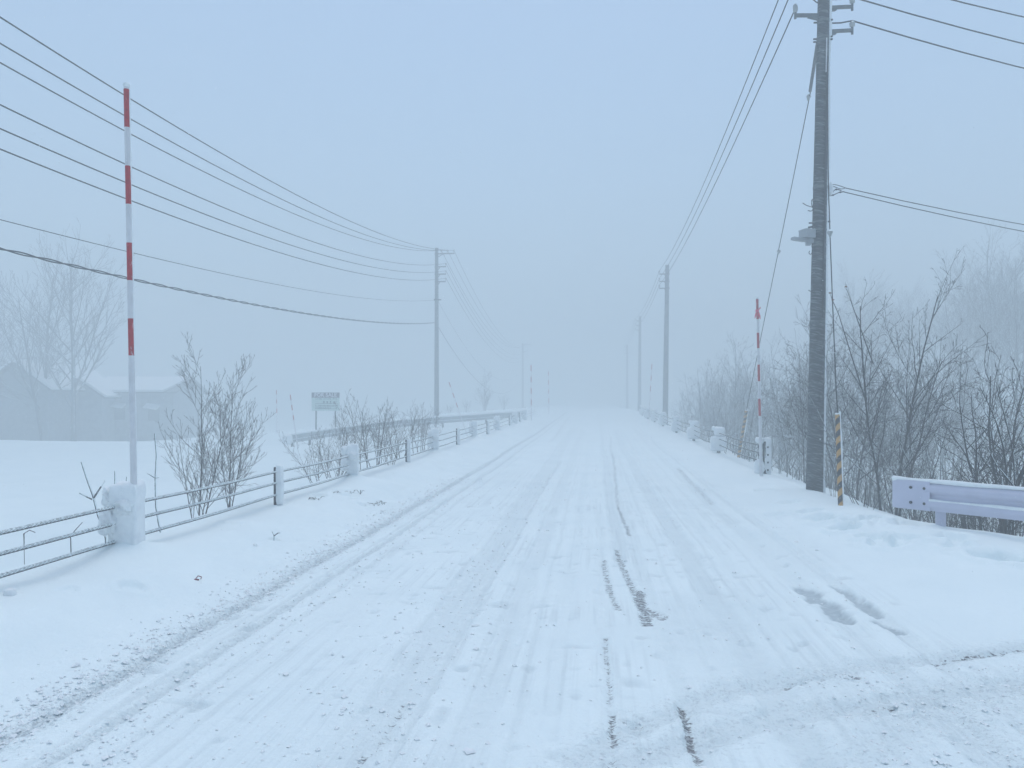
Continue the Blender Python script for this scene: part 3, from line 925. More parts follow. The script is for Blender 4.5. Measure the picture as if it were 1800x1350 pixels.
snow_pole((934, 741), (933.5, 641), dX(934, -4.1) if False else 46.0, [(642, 652), (662, 672), (682, 692), (702, 712)], .024, 'misty upright snow pole at the far end of the left cable fence', crust=False)
snow_pole((965, 728), (964, 652), 60.0, [(653, 660), (668, 676), (684, 692), (700, 708)], .024, 'farther, fainter snow pole just right of the one ending the left fence', crust=False)
snow_pole((1141, 728), (1146, 639), 54.0, [(640, 650), (660, 669), (678, 688)], .026, 'faint leaning snow pole between the two distant right-hand poles', crust=False)
snow_pole((814, 744), (789, 671), 46.0, [(672, 680), (690, 699), (708, 716)], .022, 'leaning snow pole tilted left in front of the far guardrail', crust=False)
snow_pole((521, 770), (510, 693), 38.0, [(694, 703), (712, 721), (730, 738)], .024, 'slightly leaning snow pole left of the for-sale sign at the field edge', crust=False)
snow_pole((487, 754), (486, 685), 46.0, [(686, 693), (702, 709), (718, 726)], .022, 'thin faint snow pole standing leftmost at the field edge', crust=False)

# ------------------------------------------------------------------ left cable fence
fpx = [(214, 'wide'), (487, 'thin'), (616, 'wide'), (716, 'thin'), (762, 'wide'), (804, 'thin'), (832, 'wide'), (857, 'thin'), (873, 'wide'), (896, 'thin'), (905, 'wide'), (914, 'thin'), (922, 'wide')]
py0 = F(214, 900, dX(214, FX)).y
fence = empty('cable_fence', (FX, py0, H(FX, py0)), 'three-strand cable fence with snow-plastered posts along the left edge of the road', 'fence')
ch = (0.675, 0.525, 0.365)
def cable_z(y, c): return ch[c] + float(prof(y)) * 1.0
for c in range(3):
    m = MB()
    yn = np.arange(2.5, 15.0, .016)
    for ph in range(3):
        pts = [(FX + .0088 * math.cos(2 * math.pi * y / .13 + ph * 2.094), y, cable_z(y, c) + .0088 * math.sin(2 * math.pi * y / .13 + ph * 2.094) - .010 * math.sin((y - py0) * math.pi / 3.35) ** 2) for y in yn]
        m.tube(pts, .0092, 5)
    yf = np.linspace(14.9, 56, 60)
    m.tube([(FX, y, cable_z(y, c) - .010 * math.sin((y - py0) * math.pi / 3.35) ** 2) for y in yf], .015, 6)
    m.build('cable', M_CABLE, fence)
wide_seed = 40
posts_y = [(py0 - 3.35, 'thin')] + [(F(p, 900, dX(p, FX)).y, k) for p, k in fpx]
for i, (y, k) in enumerate(posts_y):
    g = H(FX, y)
    topz = cable_z(y, 0) + .06
    m = MB()
    pr_ = .038 if k == 'wide' else .024
    fx_ = FX if k == 'wide' else FX - .022
    m.tube([(fx_, y, g - .3), (fx_, y, topz - .01), (fx_, y, topz)], [pr_, pr_, pr_ * .8], 12)
    for c in range(3): m.box((FX + .02, y, cable_z(y, c)), (.06, .05, .03))
    po = m.build('post', M_DARK if k == 'thin' else M_STEEL, fence)
    m = MB()
    s = wide_seed + i * 7
    if k == 'wide':
        big = 1.0 if i == 1 else .80
        hgt = topz - g + .12
        m.lump((FX + .03, y + .03, g + hgt / 2 - .10), (.25 * big, .26 * big, hgt + .24), s, .09, 9.0, rz=.25, nu=56, nv=44, freq=3.4)
        m.lump((FX - .08, y - .04, g + hgt * .80), (.12, .17, .18), s + 1, .35, 2.6, nu=26, nv=18)
        m.lump((FX - .06, y - .11, g + hgt * .34), (.15, .12, .22), s + 2, .40, 2.6, nu=26, nv=18)
        m.lump((FX + .06, y - .05, g + hgt * .62), (.19, .17, .16), s + 3, .35, 2.6, nu=26, nv=18)
    else:
        m.lump((FX + .036, y + .004, g + (topz - g) / 2 + .01), (.085, .10, topz - g + .03), s, .12, 5.0, nu=16, nv=16)
    m.build('snow_crust', M_SNOW, po)

# ------------------------------------------------------------------ right cable fence
q0 = F(1345, 838, 17.3)
RXF = q0.x
rfence = empty('cable_fence', (RXF, q0.y, H(RXF, q0.y)), 'three-strand cable fence with snow-capped posts along the right edge of the road', 'fence')
ry = [q0.y] + [F(p, 780, dX(p, RXF + .05)).y for p in (1266, 1222, 1191, 1167)] + [q0.y + 6.45 * k for k in (5, 6, 7)]
ry = sorted(ry)
def rcz(y, c): return float(prof(y)) + (.60, .42, .24)[c]
for c in range(3):
    m = MB()
    yy = np.linspace(q0.y - .05, ry[-1], 90)
    m.tube([(RXF, y, rcz(y, c) - .03 * math.sin((y - q0.y) * math.pi / 6.45) ** 2) for y in yy], .016, 6)
    m.build('cable', M_CABLE, rfence)
for i, y in enumerate(ry):
    g = H(RXF, y)
    topz = float(prof(y)) + .74
    m = MB(); m.tube([(RXF, y, g - .4), (RXF, y, topz - .03)], .055, 12)
    if i == 0:
        for c in range(4): m.box((RXF + .045, y - .06, .10 + .17 * c), (.03, .03, .035))
    po = m.build('post', M_STEEL if i else M_DARK, rfence)
    if i == 0:
        m = MB()
        for c in range(3): m.tube([(RXF - .16, y - .02, rcz(y, c)), (RXF - .09, y - .02, rcz(y, c)), (RXF - .03, y - .02, rcz(y, c))], [.022, .055, .045], 12)
        m.build('cable_anchor', M_DARK, po)
        m = MB()
        m.lump((RXF + .05, y + .03, (g + topz) / 2), (.17, .17, topz - g + .12), 400, .10, 6, nu=22, nv=18)
        m.lump((RXF - .12, y, topz + .0), (.19, .19, .14), 401, .2, 2.6)
        m.lump((RXF - .13, y, g + .12), (.20, .3, .40), 402, .3, 2.4)
        m.build('snow_crust', M_SNOW, po)
    else:
        m = MB()
        m.lump((RXF - .02, y - .02, g + .30), (.46, .40, .46), 410 + i, .16, 5, nu=22, nv=14)
        m.lump((RXF + .02, y, topz - .10), (.32, .32, .30), 430 + i, .22, 3.2, nu=22, nv=14)
        m.lump((RXF - .14, y, topz + .0), (.14, .2, .14), 450 + i, .25, 2.4, nu=14, nv=10)
        m.build('snow_crust', M_SNOW, po)

# ------------------------------------------------------------------ guardrail at the right front corner
def sweep(mb, path, prof_, thick=.006, mi=0):
    """sweep an open section (offset along the horizontal normal, height) along a path of (point, normal)"""
    k = len(prof_); n = len(path)
    V = []
    for p, nn in path:
        for (o, z) in prof_: V.append(tuple(p + nn * o + Vector((0, 0, z))))
    for p, nn in path:
        for (o, z) in prof_: V.append(tuple(p + nn * (o - thick) + Vector((0, 0, z))))
    fs = []
    T = n * k
    for i in range(n - 1):
        for j in range(k - 1):
            a = i * k + j
            fs.append((a, a + 1, a + k + 1, a + k)); fs.append((T + a, T + a + k, T + a + k + 1, T + a + 1))
        fs.append((i * k, (i + 1) * k, T + (i + 1) * k, T + i * k)); j = k - 1
        fs.append((i * k + j, T + i * k + j, T + (i + 1) * k + j, (i + 1) * k + j))
    for i in (0, n - 1):
        for j in range(k - 1):
            a = i * k + j
            f = (a, T + a, T + a + 1, a + 1)
            fs.append(f if i == 0 else f[::-1])
    mb.add(V, fs, mi)
WPROF = [(0, 0), (.012, .02), (.055, .05), (.062, .07), (.062, .105), (.05, .125), (.012, .150), (.008, .175), (.012, .200), (.05, .225), (.062, .245), (.062, .28), (.055, .30), (.012, .33), (0, .35)]
GA = F(1570, 891, 9.5); gdir = Vector((.68, -.735, 0)).normalized()
gn = Vector((gdir.y, -gdir.x, 0)).normalized()
if gn.dot(Vector((-GA.x, -GA.y, 0))) < 0: gn = -gn
gr_ = empty('guardrail', F(1640, 925, 8.9), 'pale lavender steel guardrail with a flat bolted end plate, at the right front corner', 'guardrail')
path = []
zb = GA.z
def gpath(s):
    # straight first, then bending round into the side road
    if s < 3.2:
        return GA + gdir * s, gn
    a0 = math.atan2(gdir.y, gdir.x); R = 6.0; th = min((s - 3.2) / R, 0.8)
    c = GA + gdir * 3.2 + Vector((-gdir.y, gdir.x, 0)) * R
    a = a0 + th
    p = c + Vector((math.sin(a), -math.cos(a), 0)) * R
    t = Vector((math.cos(a), math.sin(a), 0))
    if (s - 3.2) / R > .8: p = p + t * (s - 3.2 - .8 * R)
    return p, Vector((t.y, -t.x, 0))
m = MB(); sweep(m, [gpath(s) for s in np.concatenate([[0.40, .42], np.linspace(.5, 13, 40)])], WPROF); m.build('beam', M_RAIL, gr_)
m = MB()
sweep(m, [(gpath(s)[0] + gpath(s)[1] * (.050 - .03 * ss(.06, 0, s)), gpath(s)[1]) for s in np.linspace(0, .46, 14)], [(-.012, 0), (0, .006), (0, .344), (-.012, .35)], .008)
ep = m.build('end_plate', M_RAIL, gr_)
for (x, y) in ((1608, 855), (1634, 858), (1608, 885), (1634, 889)):
    s = .24 if x < 1620 else .40
    z = .265 if y < 870 else .085
    p, nn = gpath(s); p = p + nn * .052 + Vector((0, 0, z))
    m = MB(); m.tube([p, p + nn * .012, p + nn * .018], [.017, .017, .010], 10); m.build('bolt', M_DARK, ep)
for s in (.52, 2.5, 4.5, 6.5, 8.5, 10.5):
    p, nn = gpath(s)
    g = H(p.x, p.y)
    m = MB(); c = p - nn * .09; m.tube([(c.x, c.y, g - .5), (c.x, c.y, zb + .30), (c.x, c.y, zb + .315)], [.057, .057, .04], 16)
    m.box(p - nn * .03 + Vector((0, 0, .175)), (.07, .07, .12), rz=math.atan2(nn.y, nn.x))
    m.build('post', M_RAIL, gr_)
m = MB()
ss_ = np.linspace(0.01, 13, 160)
pts = [gpath(s)[0] + gpath(s)[1] * .022 + Vector((0, 0, .352 + .004 * float(vnoise(s * 5, 1, 2)))) for s in ss_]
m.tube(pts, [.026 + .008 * float(vnoise(s * 4, 3, 8)) for s in ss_], 8)
ss2 = np.linspace(.45, 13, 150)
m.tube([gpath(s)[0] + gpath(s)[1] * .040 + Vector((0, 0, .128 + .003 * float(vnoise(s * 6, 1, 5)))) for s in ss2], [.018 + .005 * float(vnoise(s * 5, 7, 8)) for s in ss2], 8)
m.build('snow_crust', M_SNOW, gr_)

# ------------------------------------------------------------------ guardrail far left, along the joining road
far_rail = empty('guardrail', (RAIL[0].x, RAIL[0].y, H(RAIL[0].x, RAIL[0].y)), 'long grey snow-topped guardrail curving along the joining road in the fog at left', 'guardrail')
P = []
for a, b in zip(RAIL[:-1], RAIL[1:]): P += [a.lerp(b, t) for t in np.linspace(0, 1, 5, endpoint=False)]
P.append(RAIL[-1])
path = []
for i, p in enumerate(P):
    t = (P[min(i + 1, len(P) - 1)] - P[max(i - 1, 0)]); t.z = 0; t.normalize()
    nn = Vector((t.y, -t.x, 0))
    path.append((p - Vector((0, 0, .19)), nn))
m = MB(); sweep(m, path, [(o, z * 1.25 - .05) for o, z in WPROF]); m.build('beam', M_RAILGREY, far_rail)
m = MB(); m.tube([p + nn * .02 + Vector((0, 0, .385)) for p, nn in path], [.05 + .015 * float(vnoise(i * .7, 1, 1)) for i in range(len(path))], 8)
m.lump(path[0][0] + Vector((0, 0, .15)), (.5, .4, .5), 9, .15, 3); m.build('snow_crust', M_SNOW, far_rail)
for i in range(2, len(path), 4):
    p, nn = path[i]; m = MB(); c = p - nn * .1
    m.tube([(c.x, c.y, H(c.x, c.y) - .3), (c.x, c.y, p.z + .33)], .07, 10); m.build('post', M_STEEL, far_rail)

# ------------------------------------------------------------------ for-sale sign
sd = 44.0
so = F(573, 735, sd)
sign = empty('sale_sign', (so.x, so.y, H(so.x, so.y)), 'white board reading FOR SALE in a dark header, in the fog behind the left shrubs', 'sign')
c0 = F(572.5, 706, sd)
W_, H_ = 49 / FPX * sd, 32 / FPX * sd
SM = Matrix((RIGHT, FWD, Vector((0, 0, 1)))).transposed()
m = MB(); m.box(c0, (W_, .05, H_), mat=SM); bo = m.build('board', M_SIGNW, sign, smooth=False)
hh = 9 / FPX * sd
hc = c0 + Vector((0, 0, H_ / 2 - hh / 2)) - FWD * .033
m = MB(); m.box(hc, (W_, .014, hh), mat=SM); m.build('header', M_SIGNK, bo, smooth=False)
cu = bpy.data.curves.new('lettering', 'FONT'); cu.body = 'FOR SALE'; cu.size = .30; cu.align_x = 'CENTER'; cu.align_y = 'CENTER'; cu.extrude = .004; cu.offset = .006
tmp = bpy.data.objects.new('tmp', cu); COL.objects.link(tmp)
bpy.context.view_layer.update()
me = bpy.data.meshes.new_from_object(tmp.evaluated_get(bpy.context.evaluated_depsgraph_get()))
bpy.data.objects.remove(tmp)
me.materials.clear(); me.materials.append(M_SIGNT)
lt = bpy.data.objects.new('lettering', me); COL.objects.link(lt)
lt.parent = bo; lt.location = hc - FWD * .013 - Vector(parent_world(bo)); lt.rotation_euler = (math.pi / 2, 0, YAW)
m = MB()
rg = random.Random(3)
for row, (z, h, dens) in enumerate(((.155, .07, .75), (-.04, .20, .6), (-.235, .09, .85), (-.37, .10, .9))):
    m = MB(); x = -W_ / 2 + .22; m.box(c0 + Vector((0, 0, z - h * .32)) - FWD * .0265, (W_ - .42, .004, h * .12), mat=SM)
    while x < W_ / 2 - .18:
        w = rg.uniform(.03, .09)
        if rg.random() < dens: m.box(c0 + RIGHT * (x + w / 2) + Vector((0, 0, z)) - FWD * .028, (w, .006, h * rg.uniform(.6, 1)), mat=SM)
        x += w + rg.uniform(.012, .05)
    m.build('faded_print', M_SIGNG, bo, smooth=False)
for sx in (-.55, .55):
    p = c0 + RIGHT * sx + FWD * .06
    m = MB(); m.bar((p.x, p.y, H(p.x, p.y) - .3), (p.x, p.y, c0.z + H_ / 2 - .05), .08, .08); m.build('post', M_BARK, sign, smooth=False)

# ------------------------------------------------------------------ houses in the fog
def house(name, pxc, d, w, dpth, base_z, eave_z, ridge_z, label, gable_front, wallm, awn=()):
    c = F(pxc, 700, d); c.z = base_z
    o = empty(name, c, label, 'house')
    M = SM
    X, Yv, Z = RIGHT, FWD, Vector((0, 0, 1))
    P_ = lambda x, y, z: tuple(c + X * x + Yv * y + Z * (z - base_z))
    hw = w / 2
    m = MB()
    if gable_front:
        V = [P_(-hw, 0, base_z - .5), P_(hw, 0, base_z - .5), P_(hw, 0, eave_z), P_(0, 0, ridge_z - .1), P_(-hw, 0, eave_z)]
        V += [P_(-hw, dpth, base_z - .5), P_(hw, dpth, base_z - .5), P_(hw, dpth, eave_z), P_(0, dpth, ridge_z - .1), P_(-hw, dpth, eave_z)]
        m.add(V, [(0, 1, 2, 3, 4), (9, 8, 7, 6, 5), (0, 5, 6, 1), (1, 6, 7, 2), (4, 9, 5, 0), (2, 7, 8, 3), (3, 8, 9, 4)])
    else:
        V = [P_(-hw, 0, base_z - .5), P_(-hw, dpth, base_z - .5), P_(-hw, dpth, eave_z), P_(-hw, dpth / 2, ridge_z - .1), P_(-hw, 0, eave_z)]
        V += [P_(hw, 0, base_z - .5), P_(hw, dpth, base_z - .5), P_(hw, dpth, eave_z), P_(hw, dpth / 2, ridge_z - .1), P_(hw, 0, eave_z)]
        m.add(V, [(4, 3, 2, 1, 0), (5, 6, 7, 8, 9), (0, 1, 6, 5), (0, 5, 9, 4), (1, 2, 7, 6), (3, 4, 9, 8), (2, 3, 8, 7)])
    m.build('wall', wallm, o, smooth=False)
    ov = .45
    roof = MB(); sn_ = MB()
    def slab(mb, a, b, c_, d_, th):
        n_ = (Vector(b) - Vector(a)).cross(Vector(d_) - Vector(a)).normalized()
        if n_.z < 0: n_ = -n_
        q = [Vector(v) for v in (a, b, c_, d_)]
        mb.add([tuple(v) for v in q] + [tuple(v + n_ * th) for v in q], [(0, 1, 2, 3), (7, 6, 5, 4), (0, 4, 5, 1), (1, 5, 6, 2), (2, 6, 7, 3), (3, 7, 4, 0)])
    sl = (ridge_z - eave_z) / (hw if gable_front else dpth / 2)
    ez = eave_z - ov * sl + .02
    if gable_front:
        for sg in (-1, 1):
            slab(roof, P_(sg * (hw + ov), -ov, ez), P_(sg * (hw + ov), dpth + ov, ez), P_(0, dpth + ov, ridge_z), P_(0, -ov, ridge_z), .10)
            slab(sn_, P_(sg * (hw + ov), -ov + .1, ez + .11), P_(sg * (hw + ov), dpth + ov, ez + .11), P_(sg * .1, dpth + ov, ridge_z + .10), P_(sg * .1, -ov + .1, ridge_z + .10), .16)
    else:
        for y0, y1, y2 in ((-ov, dpth / 2, 1), (dpth + ov, dpth / 2, -1)):
            slab(roof, P_(-hw - ov, y0, ez), P_(hw + ov, y0, ez), P_(hw + ov, y1, ridge_z), P_(-hw - ov, y1, ridge_z), .10)
            slab(sn_, P_(-hw + 1.0, y0, ez + .11), P_(hw - .6, y0, ez + .11), P_(hw + .25, y1, ridge_z + .11), P_(-hw - .25, y1, ridge_z + .11), .16)
    ro = roof.build('roof', M_ROOF, o, smooth=False)
    sn_.build('snow_cover', M_SNOW, ro, smooth=False)
    for (x, z, ww) in awn:
        m = MB(); m.box(Vector(P_(x, -.03, z)), (ww, .08, .9), mat=SM); wo = m.build('window', M_GLASS, o, smooth=False)
        m = MB(); a = Vector(P_(x - ww * .6, -.5, z + .5)); 
        m.add([P_(x - ww * .6, -.04, z + .9), P_(x + ww * .6, -.04, z + .75), P_(x + ww * .6, -.7, z + .45), P_(x - ww * .6, -.7, z + .6), P_(x - ww * .6, -.04, z + 1.0), P_(x + ww * .6, -.04, z + .85), P_(x + ww * .6, -.7, z + .55), P_(x - ww * .6, -.7, z + .7)],
              [(0, 1, 2, 3), (7, 6, 5, 4), (0, 4, 5, 1), (1, 5, 6, 2), (2, 6, 7, 3), (3, 7, 4, 0)])
        m.build('awning', M_SNOW, wo, smooth=False)
    return o
hb = H(*F(233, 700, 62).xy)
house('house', 232, 62, 6.6, 6.0, hb, 2.5, 3.55, 'low grey house with a snow-covered long roof, faint in the fog at left', False, M_WALL2, awn=((-1.0, 0.7, .9), (1.75, 0.6, .9)))
hb2 = H(*F(20, 700, 58).xy)
house('barn', 28, 56, 4.6, 9.0, hb2, 2.75, 4.45, 'dark barn with a pointed gable at the far left edge, faint in the fog', True, M_WALL, awn=())
house('barn', 138, 60, 3.6, 6.0, hb2, 2.2, 3.4, 'small dark shed with a pointed gable behind the bare tree, between barn and house', True, M_WALL2, awn=())

# ------------------------------------------------------------------ trees
def rvec(r): return Vector((r.gauss(0, 1), r.gauss(0, 1), r.gauss(0, 1))).normalized()
def grow(seed, stems, spec, wob=.10, up=.06, min_r=.0025):
    """stems: (start, direction, length, radius). spec per level: (count per metre, min angle, max angle, length ratio, radius ratio, start fraction, upward pull)"""
    r = random.Random(seed)
    T, K = MB(), MB()
    def branch(p, d, L, r0, lev):
        n = 6 if lev == 0 else (5 if lev == 1 else 4 if lev == 2 else 3)
        if lev == 0: n = 9
        pts = [p]; dirs = [d]
        q = Vector(p); dd = Vector(d)
        for i in range(n):
            dd = (dd + rvec(r) * wob * (1.0 if lev else .55) + Vector((0, 0, 1)) * (up if lev else up * .4)).normalized()
            q = q + dd * (L / n); pts.append(q); dirs.append(dd)
        rad = [max(min_r, r0 * (1 - .78 * i / n)) for i in range(n + 1)]
        (T if lev <= (0 if len(spec) < 4 else 1) else K).tube(pts, rad, 8 if lev == 0 else (5 if lev == 1 else (4 if lev == 2 else 3)), caps=False)
        if lev >= len(spec): return
        cnt, a0, a1, lr, rr_, sf = spec[lev][:6]
        k = max(1, int(cnt * L + r.random()))
        for j in range(k):
            t = sf + (1 - sf) * (j + r.random()) / k
            t = min(.97, t)
            i = min(n - 1, int(t * n)); f = t * n - i
            s = pts[i].lerp(pts[i + 1], f)
            base = dirs[i + 1]
            sd_ = rvec(r); sd_ = (sd_ - base * sd_.dot(base)).normalized()
            ang = r.uniform(a0, a1)
            nd = (base * math.cos(ang) + sd_ * math.sin(ang)).normalized()
            l2 = L * lr * (1.05 - .62 * (t - sf) / max(.01, 1 - sf)) * r.uniform(.7, 1.2)
            branch(s, nd, l2, max(min_r, rad[i] * rr_), lev + 1)
    for (p, d, L, r0) in stems: branch(Vector(p), Vector(d).normalized(), L, r0, 0)
    return T, K
PROTO = {}
def make_proto(key, seed, stems, spec, mt, mk, **kw):
    T, K = grow(seed, stems, spec, **kw)
    a = T.build('trunk', mt, None, origin=(0, 0, 0)); b = K.build('crown', mk, None, origin=(0, 0, 0))
    a.data.name = key + '_trunk'; b.data.name = key + '_crown'
    PROTO[key] = (a, b, [False])
    return PROTO[key]
def plant(key, name, loc, h, rz, label, cat, group=None, tilt=(0, 0)):
    a, b, used = PROTO[key]
    o = bpy.data.objects.new(name, None); o.empty_display_size = .2
    o.location = loc; o.rotation_euler = (tilt[0], tilt[1], rz); o.scale = (h, h, h)
    COL.objects.link(o); tag(o, label, cat, group)
    if not used[0]:
        ca, cb = a, b; used[0] = True
    else:
        ca, cb = a.copy(), b.copy(); COL.objects.link(ca); COL.objects.link(cb)
    ca.parent = o; cb.parent = o
    return o
R_ = math.radians
# upright birch saplings (unit height about 1)
def stems_fan(r, n, spread, L, rad, base=.03):
    out = []
    for k in range(n):
        a = 2 * math.pi * k / n + r.uniform(-.5, .5); s = r.uniform(.3, 1) * spread
        out.append(((math.cos(a) * base * r.random(), math.sin(a) * base * r.random(), -.05), (math.cos(a) * s, math.sin(a) * s, 1), L * r.uniform(.75, 1.05), rad * r.uniform(.7, 1.1)))
    return out
g = random.Random(11)
SAP = [(18, R_(30), R_(52), .48, .50, .10), (22, R_(25), R_(45), .44, .6, .12), (22, R_(22), R_(45), .45, .75, .15)]
make_proto('sapling_a', 21, [((0, 0, -.06), (.03, 0, 1), 1.05, .0052), ((.02, 0, -.05), (.24, .1, 1), .80, .005), ((-.02, 0, -.05), (-.22, .05, 1), .62, .0045), ((0, .02, -.05), (.05, .3, 1), .6, .004)], SAP, M_SAPLING, M_SAPLING, wob=.09, up=.10, min_r=.0008)
make_proto('sapling_b', 22, [((0, 0, -.06), (-.04, 0, 1), 1.05, .0052), ((.02, 0, -.05), (.36, .1, 1), .86, .005), ((-.02, 0, -.05), (-.3, -.05, 1), .72, .0045), ((0, .02, -.05), (.18, -.3, 1), .6, .004)], SAP, M_SAPLING, M_SAPLING, wob=.09, up=.10, min_r=.0008)
BUSH = [(9, R_(28), R_(55), .44, .6, .22), (12, R_(25), R_(50), .42, .65, .15), (10, R_(22), R_(42), .45, .75, .15)]
make_proto('bush_a', 31, stems_fan(g, 8, .70, .95, .0066, .2), BUSH, M_SAPLING, M_SAPLING, wob=.14, up=.06, min_r=.0012)
make_proto('bush_b', 32, stems_fan(g, 6, .34, 1.0, .0066, .15), BUSH, M_SAPLING, M_SAPLING, wob=.13, up=.06, min_r=.0012)
# roadside alders on the right
ALD = [(15, R_(27), R_(56), .44, .50, .20), (20, R_(26), R_(56), .44, .55, .10), (32, R_(25), R_(55), .46, .62, .08), (50, R_(25), R_(50), .45, .8, .1)]
make_proto('alder_a', 41, [((0, 0, -.12), (-.13, 0, 1), 1.02, .0085), ((.05, .02, -.12), (.05, .06, 1), 1.08, .0080), ((.03, -.02, -.12), (.20, -.1, 1), .80, .006)], ALD, M_BARK, M_TWIG, wob=.15, up=.06, min_r=.00055)
make_proto('alder_b', 42, [((0, 0, -.12), (.02, 0, 1), 1.0, .0070), ((.05, .02, -.12), (.28, .06, 1), .9, .006), ((.03, -.02, -.12), (-.2, -.1, 1), .9, .006)], ALD, M_BARK, M_TWIG, wob=.15, up=.06, min_r=.00055)
SHR = [(11, R_(30), R_(62), .46, .58, .12), (16, R_(30), R_(60), .46, .6, .08), (24, R_(25), R_(55), .46, .65, .1), (36, R_(25), R_(50), .45, .8, .1)]
make_proto('gnarly_shrub', 43, stems_fan(g, 7, .62, 1.0, .0105, .12), SHR, M_BARK, M_TWIG, wob=.24, up=.09, min_r=.0009)
# snowy thicket trees, slender, many stems
THK = [(14, R_(25), R_(55), .38, .5, .16), (20, R_(28), R_(58), .44, .55, .10), (30, R_(25), R_(55), .46, .6, .1), (44, R_(25), R_(55), .45, .8, .1)]
for i in range(4):
    gg = random.Random(60 + i)
    make_proto('thicket_%d' % i, 50 + i, stems_fan(gg, 4, .26, 1.0, .0072, .1), THK, M_BARKSNOW, M_TWIGSNOW, wob=.15, up=.06, min_r=.0007)
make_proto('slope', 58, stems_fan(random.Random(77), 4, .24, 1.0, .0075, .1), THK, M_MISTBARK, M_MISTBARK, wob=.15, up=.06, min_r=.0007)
# tall misty trees
BIG = [(24, R_(24), R_(46), .58, .45, .20), (16, R_(20), R_(45), .46, .55, .12), (26, R_(20), R_(45), .46, .62, .10), (40, R_(20), R_(42), .46, .8, .1)]
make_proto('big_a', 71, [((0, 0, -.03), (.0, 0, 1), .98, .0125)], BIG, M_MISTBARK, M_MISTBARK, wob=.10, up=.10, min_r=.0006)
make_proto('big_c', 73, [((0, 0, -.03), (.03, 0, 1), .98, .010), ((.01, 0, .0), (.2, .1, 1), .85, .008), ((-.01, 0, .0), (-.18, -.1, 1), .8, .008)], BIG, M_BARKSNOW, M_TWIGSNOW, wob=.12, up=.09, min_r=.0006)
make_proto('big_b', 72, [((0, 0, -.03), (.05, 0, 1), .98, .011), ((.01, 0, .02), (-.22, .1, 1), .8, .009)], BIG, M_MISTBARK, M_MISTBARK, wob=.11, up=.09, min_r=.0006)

# left saplings behind the fence
def at(px, d, h_off=0.0):
    q = F(px, HY, d); return (q.x, q.y, H(q.x, q.y) + h_off)
def plant_px(key, name, px, top_py, d, rz, label, cat, group=None, **kw):
    p = at(px, d)
    top = F(px, top_py, d).z
    return plant(key, name, p, max(.3, top - p[2]), rz, label, cat, group, **kw)
plant_px('sapling_a', 'birch_sapling', 348, 640, 10.9, .2, 'taller bare sapling with upright twigs behind the left fence', 'sapling')
plant_px('sapling_b', 'birch_sapling', 404, 655, 10.5, 2.3, 'bushier bare sapling just right of the taller one behind the left fence', 'sapling')
for (px, ty, d, key, rz, lb) in ((585, 735, 15.5, 'bush_a', .4, 'wide bare bush spreading left behind the second plastered fence post'), (625, 705, 18, 'bush_b', 1.4, 'bare bush under the for-sale sign behind the left fence'),
                                 (655, 690, 17.5, 'bush_b', 2.7, 'tallest slender bush right of the sign behind the left fence'), (708, 702, 19.5, 'bush_a', 3.6, 'open bare bush with forked tops between sign and left pole'),
                                 (752, 722, 23, 'bush_b', 5.0, 'pale bare bush in front of the foot of the left pole'), (566, 742, 16.5, 'bush_a', 2.2, 'bare bush leaning far to the left below the for-sale sign'), (676, 712, 20, 'bush_b', 0.8, 'pale slender bush behind the tallest one, before the far guardrail'), (735, 705, 21, 'bush_b', 3.9, 'slender bare bush left of the foot of the left pole'), (600, 770, 14.6, 'bush_a', 5.5, 'low tangle of stems at the back of the plastered post'), (690, 752, 17, 'bush_a', 4.4, 'low scrubby bush close behind the fence left of its middle thin post')):
    plant_px(key, 'bare_bush', px, ty, d, rz, lb, 'bush', 'bushes behind the left fence')
for (px, ty, d, key, lb) in ((790, 708, 58, 'bush_a', 'low faint bush right beside the foot of the left utility pole'), (852, 658, 62, 'sapling_a', 'faint slender tree standing beyond the far guardrail'), (886, 692, 66, 'bush_b', 'faint bush right of the slender far tree'), (820, 700, 60, 'bush_b', 'faint bush left of the slender far tree')):
    plant_px(key, 'distant_bush', px, ty, d, px, lb, 'bush', 'faint bushes beyond the guardrail')

# big trees by the houses
plant_px('big_a', 'bare_tree', 130, 425, 55, .6, 'tall misty bare tree with upswept limbs standing in front of the houses at left', 'tree')
plant_px('big_b', 'bare_tree', 74, 470, 56, 2.2, 'misty bare tree left of the tallest one by the barn', 'tree')
plant_px('big_b', 'bare_tree', -40, 520, 58, 4.0, 'misty bare tree cut by the left edge of the picture', 'tree')

